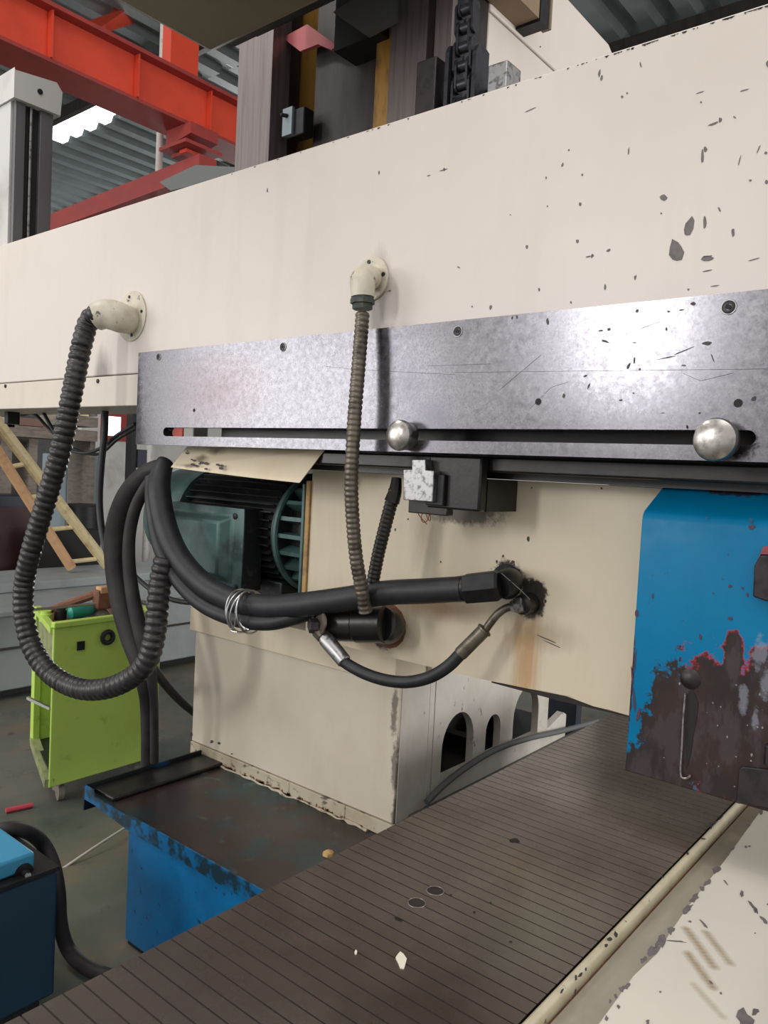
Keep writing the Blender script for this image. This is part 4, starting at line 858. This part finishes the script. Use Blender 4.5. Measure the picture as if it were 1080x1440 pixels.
obj('front_apron', G().prism([(Xp-.013, yv0+.004, zt2-.005), (L0.x, L0.y, zt2-.005), (L0.x, L0.y, zt2-.13), (Xp-.013, yv0+.004, zt2-.15)], (0, .012, 0)), 'cartdull', t, smooth=False)
obj('far_panel', G().box(L0.x-.02, L0.x+.0, L0.y, yv1+.05, .16, zt2), 'cart', t, smooth=False)
obj('shelf', G().prism([(Xp-.013, yv0+.01, .16), (L0.x+.001, L0.y, .16), (L0.x+.001, yv1, .16), (Xp-.013, yv1, .16)], (0, 0, .012)), 'motordark', t, smooth=False)
obj('top_tray', G().prism([(Xp-.021, yv0+.01, zt2-.03), (L0.x+.021, L0.y, zt2-.03), (L0.x+.021, yv1, zt2-.03), (Xp-.021, yv1, zt2-.03)], (0, 0, .012)), 'rust', t, smooth=False)
obj('back_panel', G().box(L0.x+.001, Xp-.013, yv1-.012, yv1, .173, zt2-.031), 'cart', t, smooth=False)
bar('rear_rim', (Xp, yv1, zt2+.012), (L0.x, yv1, zt2+.012), .014, 'cart')
hb = P(50, 993, X=Xp-.02)
bar('handle_bar', (Xp-.01, yv0+.0, P(72, 997, X=Xp).z), (Xp-.16, yv0-.03, P(72, 997, X=Xp).z+.02), .009, 'wire')
obj('magnet', G().box(Xp+.0002, Xp+.008, P(108, 908, X=Xp).y, P(118, 908, X=Xp).y, P(112, 914, X=Xp).z, P(112, 902, X=Xp).z), 'black', t, smooth=False)
for yy in (yv0+.09, yv1-.08):
    cst = obj('caster', G().lathe((Xp-.07, yy, .045), (.3, 1, 0), [(-.014, .02), (-.013, .044), (.013, .044), (.014, .02)], 20), 'timber', t)
    obj('caster_fork', G().box(Xp-.10, Xp-.04, yy-.022, yy-.0155, .045, .0995), 'timber', cst, smooth=False)
c = P(151, 896, X=Xp+.008)
tag(obj('rubber_ring', G().ring(c+V((.004, 0, 0)), (1, 0, 0), prad(c, 8), prad(c, 3.4), 24, 8), 'rubber'), 'black rubber ring hanging on the green cart panel', 'ring')
# cart contents
zz0 = zt2-.018
def PT(x, y, z): return P(x, y, Z=z)
t2 = thing('pipe_wrench', 'brown pipe wrench with blocky head lying on the cart top', 'tool', PT(140, 850, zt2+.06))
h0, h1 = P(70, 858, X=-3.62), P(140, 834, X=-3.5)
g = G(); g.tube([h0, h1], [.018, .022], 8, smooth=False); obj('handle', g, 'rust', t2)
c = P(147, 841, X=-3.48)
g = G(); g.box(c.x-.03, c.x+.03, c.y-.05, c.y+.05, c.z-.05, c.z+.045); obj('jaw', g, 'rust', t2, bev=.006)
g = G(); c = P(146, 830, X=-3.47); g.box(c.x-.025, c.x+.025, c.y-.03, c.y+.03, c.z-.013, c.z+.02); obj('jaw_top', g, 'bamboo2', t2, bev=.005)
g = G(); g.tube([P(44, 858, X=-3.45), P(134, 849, X=-3.45)], .007, 10, smooth=False); tag(obj('steel_rod', g, 'wire'), 'thin bright steel rod lying across the cart top', 'rod')
c = P(115, 860, X=-3.5); g = G(); g.lathe(c+V((0, -.07, 0)), (0, 1, .06), [(0, .012), (.01, .03), (.06, .036), (.11, .03), (.14, .012)], 14); tag(obj('teal_bottle', g, 'teal'), 'teal plastic bottle lying among tools on the green cart', 'bottle')
g = G(); cc = P(142, 862, X=-3.5); g.lathe(cc, (.2, 0, 1), [(-.03, .06), (.0, .05), (.02, .03), (.035, .01)], 7); tag(obj('crumpled_rag', g, 'timber', smooth=False), 'crumpled grey beige rag on the cart top', 'rag')
for (nm, px, py, r_, h_, mt, lab) in (('pipe_socket', 85, 862, .03, .06, 'bracket', 'dark metal socket beside the teal bottle'), ('steel_cup', 198, 847, .03, .05, 'wornsteel', 'small shiny steel cup at the back of the cart top'), ('clamp', 65, 852, .03, .05, 'cart', 'yellow green clamp at the left corner of the cart top')):
    c = P(px, py, X=-3.55); tag(obj(nm, G().lathe((c.x, c.y, zz0+.0), (0, 0, 1), [(0, r_), (h_*.7, r_), (h_*.75, r_*.8), (h_, r_*.8)], 12), mt), lab, 'tool')
c = P(66, 960, X=Xp-.1); tag(obj('glass_bottle', G().lathe((Xp-.14, yv0+.14, .172), (0, 0, 1), [(0, .035), (.12, .035), (.16, .014), (.2, .014)], 14), 'motor'), 'dark green bottle standing on the lower shelf of the cart', 'bottle')
# ladder
t = thing('wooden_ladder', 'pale bamboo ladder leaning on the grey machine base behind the loop', 'ladder', P(120, 800, X=-5.9))
Lx = -5.9
ry = .0
a0_, a1_ = P(-60, 520, X=Lx), P(150, 806, X=Lx); b0_, b1_ = P(-60, 545, X=Lx+.0), P(100, 810, X=Lx)
a1_.z = max(a1_.z, .7); b1_.z = max(b1_.z, .7)
g = G(); g.tube([a0_, a1_], prad(a1_, 7.5), 10, smooth=False); obj('rail', g, 'bamboo', t)
g = G(); g.tube([b0_, b1_], prad(b1_, 7), 10, smooth=False); obj('rail', g, 'bamboo2', t)
for q0, q1 in (((98, 790), (135, 786)), ((68, 745), (106, 741)), ((12, 657), (38, 652)), ((36, 700), (62, 697))):
    g = G(); g.tube([P(*q0, X=Lx), P(*q1, X=Lx)], prad(a1_, 3), 8, smooth=False); obj('rung', g, 'bamboo', t)
# things behind the ladder
def bgbox(name, x0_, x1_, y0_, y1_, X, depth, mt, label, cat, parts=None):
    a_, b_ = P(x0_, (y0_+y1_)/2, X=X), P(x1_, (y0_+y1_)/2, X=X); zt_b = P((x0_+x1_)/2, y0_, X=X).z; zb_ = P((x0_+x1_)/2, y1_, X=X).z
    o = obj(name, G().box(X-depth, X, min(a_.y, b_.y), max(a_.y, b_.y), zb_, zt_b), mt, smooth=False, bev=.01); tag(o, label, cat); return o, a_.y, b_.y, zb_, zt_b
def grounded(name, x0_, x1_, y0_, X, depth, mt, label, cat):
    a_, b_ = P(x0_, y0_+40, X=X), P(x1_, y0_+40, X=X); zt_b = P((x0_+x1_)/2, y0_, X=X).z
    o = obj(name, G().box(X-depth, X, a_.y, b_.y, 0, zt_b), mt, bev=.012); tag(o, label, cat); return o, a_.y, b_.y, zt_b
o, ya_, yb_, zz_ = grounded('dark_cabinet', -40, 44, 696, -6.6, .25, 'navy', 'dark navy cabinet at the left edge behind the ladder', 'cabinet')
obj('door', G().box(-6.599, -6.58, ya_+.03, yb_-.03, .1, zz_-.1), 'drum', o, smooth=False)
o, ya_, yb_, zz_ = grounded('grey_locker', 92, 141, 640, -7.6, .5, 'cabinet', 'pale blue grey locker behind the ribbed loop and ladder', 'cabinet')
for f0, f1 in ((.04, .48), (.52, .96)): obj('door', G().box(-7.599, -7.585, ya_+(yb_-ya_)*f0, ya_+(yb_-ya_)*f1, .1, zz_-.08), 'cabinet', o, bev=.004)
p_ = P(118, 760, X=-6.62); r_ = prad(p_, 22)
t = thing('black_drum', 'black drum standing behind the ladder foot', 'drum', (p_.x, p_.y, 0))
zt3 = P(118, 712, X=-6.62).z
obj('shell', G().lathe((p_.x, p_.y, 0), (0, 0, 1), [(0, r_), (zt3*.5, r_), (zt3*.5+.01, r_*1.03), (zt3*.5+.03, r_*1.03), (zt3*.5+.04, r_), (zt3, r_)], 24), 'black', t)
obj('lid', G().lathe((p_.x, p_.y, zt3+.0005), (0, 0, 1), [(0, r_*1.02), (.02, r_*1.02), (.022, r_*.9)], 24), 'dark', t)
o, ya_, yb_, zz_ = grounded('dark_crate', 46, 140, 745, -6.28, .1, 'dark', 'low black crate behind the ladder foot beside the drum', 'crate') 
# timber stack on shelf
X_ = -6.9
t = thing('stacked_shelf', 'grey shelf rack loaded with short beams under the crossbeam', 'shelf', P(60, 640, X=X_))
ys_, ye_ = P(-20, 620, X=X_).y, P(135, 620, X=X_).y
def sb(nm, y0_, y1_, a_, b_, mt): 
    zt_b, zb_ = P((a_+b_)/2, y0_, X=X_).z, P((a_+b_)/2, y1_, X=X_).z; return obj(nm, G().box(X_-.5, X_, P(a_, 620, X=X_).y, P(b_, 620, X=X_).y, zb_, zt_b), mt, t, smooth=False)
sb('shelf_board', 600, 616, -20, 137, 'timber'); sb('shelf_edge', 585.5, 599.5, 92, 137, 'timber'); sb('beam_block', 588, 599.5, 24, 60, 'timber2'); sb('beam_block', 586, 599.5, -20, 20, 'white')
sb('box', 577, 585, 97, 110, 'white'); sb('box', 577, 585, 111, 124, 'bamboo'); sb('box', 579, 585, 125, 136, 'timber')
for a_, b_ in ((-18, -4), (4, 20), (44, 56), (130, 137)):
    obj('post', G().box(X_-.45, X_-.05, P(a_, 660, X=X_).y, P(b_, 660, X=X_).y, 0, P(a_, 616.5, X=X_).z), 'timber', t, smooth=False)
# white partition and window
struct('wall_partition', G().box(-9.1, -9.0, P(112, 700, X=-9).y, P(420, 700, X=-9).y, 0, 2.9), 'white', smooth=False)
ya_, yb_ = P(152, 600, X=-8.99).y, P(169, 600, X=-8.99).y
w = struct('window_1', G().box(-8.999, -8.985, ya_-.1, yb_+.1, P(160, 620, X=-9).z, P(160, 572, X=-9).z), 'redbrace', smooth=False)
struct('pane', G().box(-8.984, -8.98, ya_, yb_, P(160, 613, X=-9).z, P(160, 586, X=-9).z), 'winglow', w, smooth=False)
t = thing('utility_post', 'pale post with dark bracket between motor hoses and white partition', 'post', (-7, 5, 0))
X_ = -6.4
obj('shaft', G().box(X_-.1, X_, P(183, 700, X=X_).y, P(190, 700, X=X_).y, 0, 2.4), 'black', t, smooth=False)
obj('bracket', G().box(X_-.1, X_+.02, P(190.2, 700, X=X_).y, P(203, 700, X=X_).y, P(195, 658, X=X_).z, P(195, 632, X=X_).z), 'navy', t, smooth=False)
# orange part and rail seen through the slot
for px0_, px1_, mt, nm, lab, ct in ((234, 257, 'orange', 'orange_bracket', 'orange bracket under the beam glimpsed through the left end of the plate slot', 'bracket'), (258, 272, 'white', 'white_bracket', 'white bracket under the beam glimpsed through the slot beside the orange one', 'bracket')):
    tag(obj(nm, G().box(P(px0_, 607, Y=1.86).x, P(px1_, 607, Y=1.86).x, 1.86, 1.93, 1.672, 1.7995), mt, bev=.004), lab, ct)
hose('black_cable', 'thick black cable hanging vertically under the left end of the beam', 'cable', [(148, 574, 1.82), (147, 610, 1.82), (142, 660, 1.8), (140, 710, 1.79), (146, 760, 1.78), (160, 800, 1.76)], 5, 'rubber', seg=10)
hose('sagging_cable', 'thin black cable sagging under the beam toward the steel plate', 'cable', [(60, 578, 1.85), (78, 610, 1.85), (95, 630, 1.85), (118, 637, 1.85), (142, 630, 1.85), (165, 612, 1.85), (190, 596, 1.85)], 2.6, 'rubber', seg=8)
hose('sagging_cable', 'second thin black cable sagging just above the other under the beam', 'cable', [(30, 584, 1.9), (48, 582, 1.9), (66, 600, 1.9), (88, 622, 1.9), (112, 634, 1.9), (140, 638, 1.9), (165, 618, 1.9), (192, 602, 1.9)], 2.2, 'rubber', seg=8)
c = P(20, 588, Y=1.8); tag(obj('cable_clamp', G().box(c.x-.02, c.x+.02, 1.76, 1.82, c.z-.03, 1.7995), 'black', bev=.004), 'small black clamp under the left end of the beam', 'clamp')
# drag of floor items
hose('power_cord', 'thin white cord lying on the floor beside the blue tray', 'cord', [(82, 1226, 1.52), (110, 1207, 1.6), (140, 1187, 1.7), (173, 1166, 1.83), (186, 1157, 1.9)], 2, 'cord', seg=8)
o = bpy.data.objects['power_cord']
for v in o.data.vertices: v.co.z = v.co.z-0
c = P(27, 1136, Z=.012); dv = (P(45, 1132, Z=.012)-P(8, 1140, Z=.012))
g = G(); g.tube([c-dv*.5, c+dv*.5], .012, 8, smooth=False)
tag(obj('red_handle', g, 'red', smooth=False), 'small red plastic piece lying on the floor before the cart', 'scrap')
# blue machine at the left bottom
Xw = -2.0
t = thing('blue_coolant_unit', 'dark blue wheeled coolant unit at the lower left corner', 'machine', (Xw, .9, 0))
ye = P(82, 1225, X=Xw).y
zt5 = P(82, 1224, X=Xw).z
obj('body', G().box(Xw-.5, Xw, .55, ye, .09, zt5), 'weldblue', t, bev=.008)
obj('deck', G().box(Xw-.5, Xw+.002, .55, ye+.003, zt5+.0005, zt5+.012), 'black', t, smooth=False)
y6 = P(50, 1200, X=Xw-.03).y; z6 = P(50, 1198, X=Xw-.03).z
obj('control_box', G().box(Xw-.42, Xw-.03, .55, y6, zt5+.0125, z6), 'weldlight', t, bev=.008)
c = P(33, 1227, X=Xw-.03); obj('knob', G().lathe(c, (1, 0, 0), [(0, prad(c, 13)), (.004, prad(c, 13)), (.006, prad(c, 6)), (.02, prad(c, 6)), (.022, prad(c, 4))], 18), 'black', t); obj('nut', G().lathe(c+V((.0225, 0, 0)), (1, 0, 0), [(0, prad(c, 4.5)), (.006, prad(c, 4.5))], 6), 'wire', t)
for yy in (ye-.09, .7): obj('wheel', G().lathe((Xw-.05, yy, .06), (1, 0, 0), [(-.025, .03), (-.024, .06), (.024, .06), (.025, .03)], 20), 'black', t)
hose('black_hose', 'black hose arching over the blue coolant unit onto the floor', 'hose', [(-40, 1190, 1.0), (0, 1168, 1.05), (32, 1167, 1.12), (58, 1184, 1.2), (74, 1215, 1.22), (82, 1255, 1.22), (85, 1300, 1.23), (96, 1335, 1.25), (118, 1358, P(118, 1358, Z=.035).y), (150, 1372, P(150, 1372, Z=.022).y), (190, 1382, P(190, 1382, Z=.022).y), (235, 1392, P(235, 1392, Z=.022).y)], 10, 'rubber_dusty', seg=14)
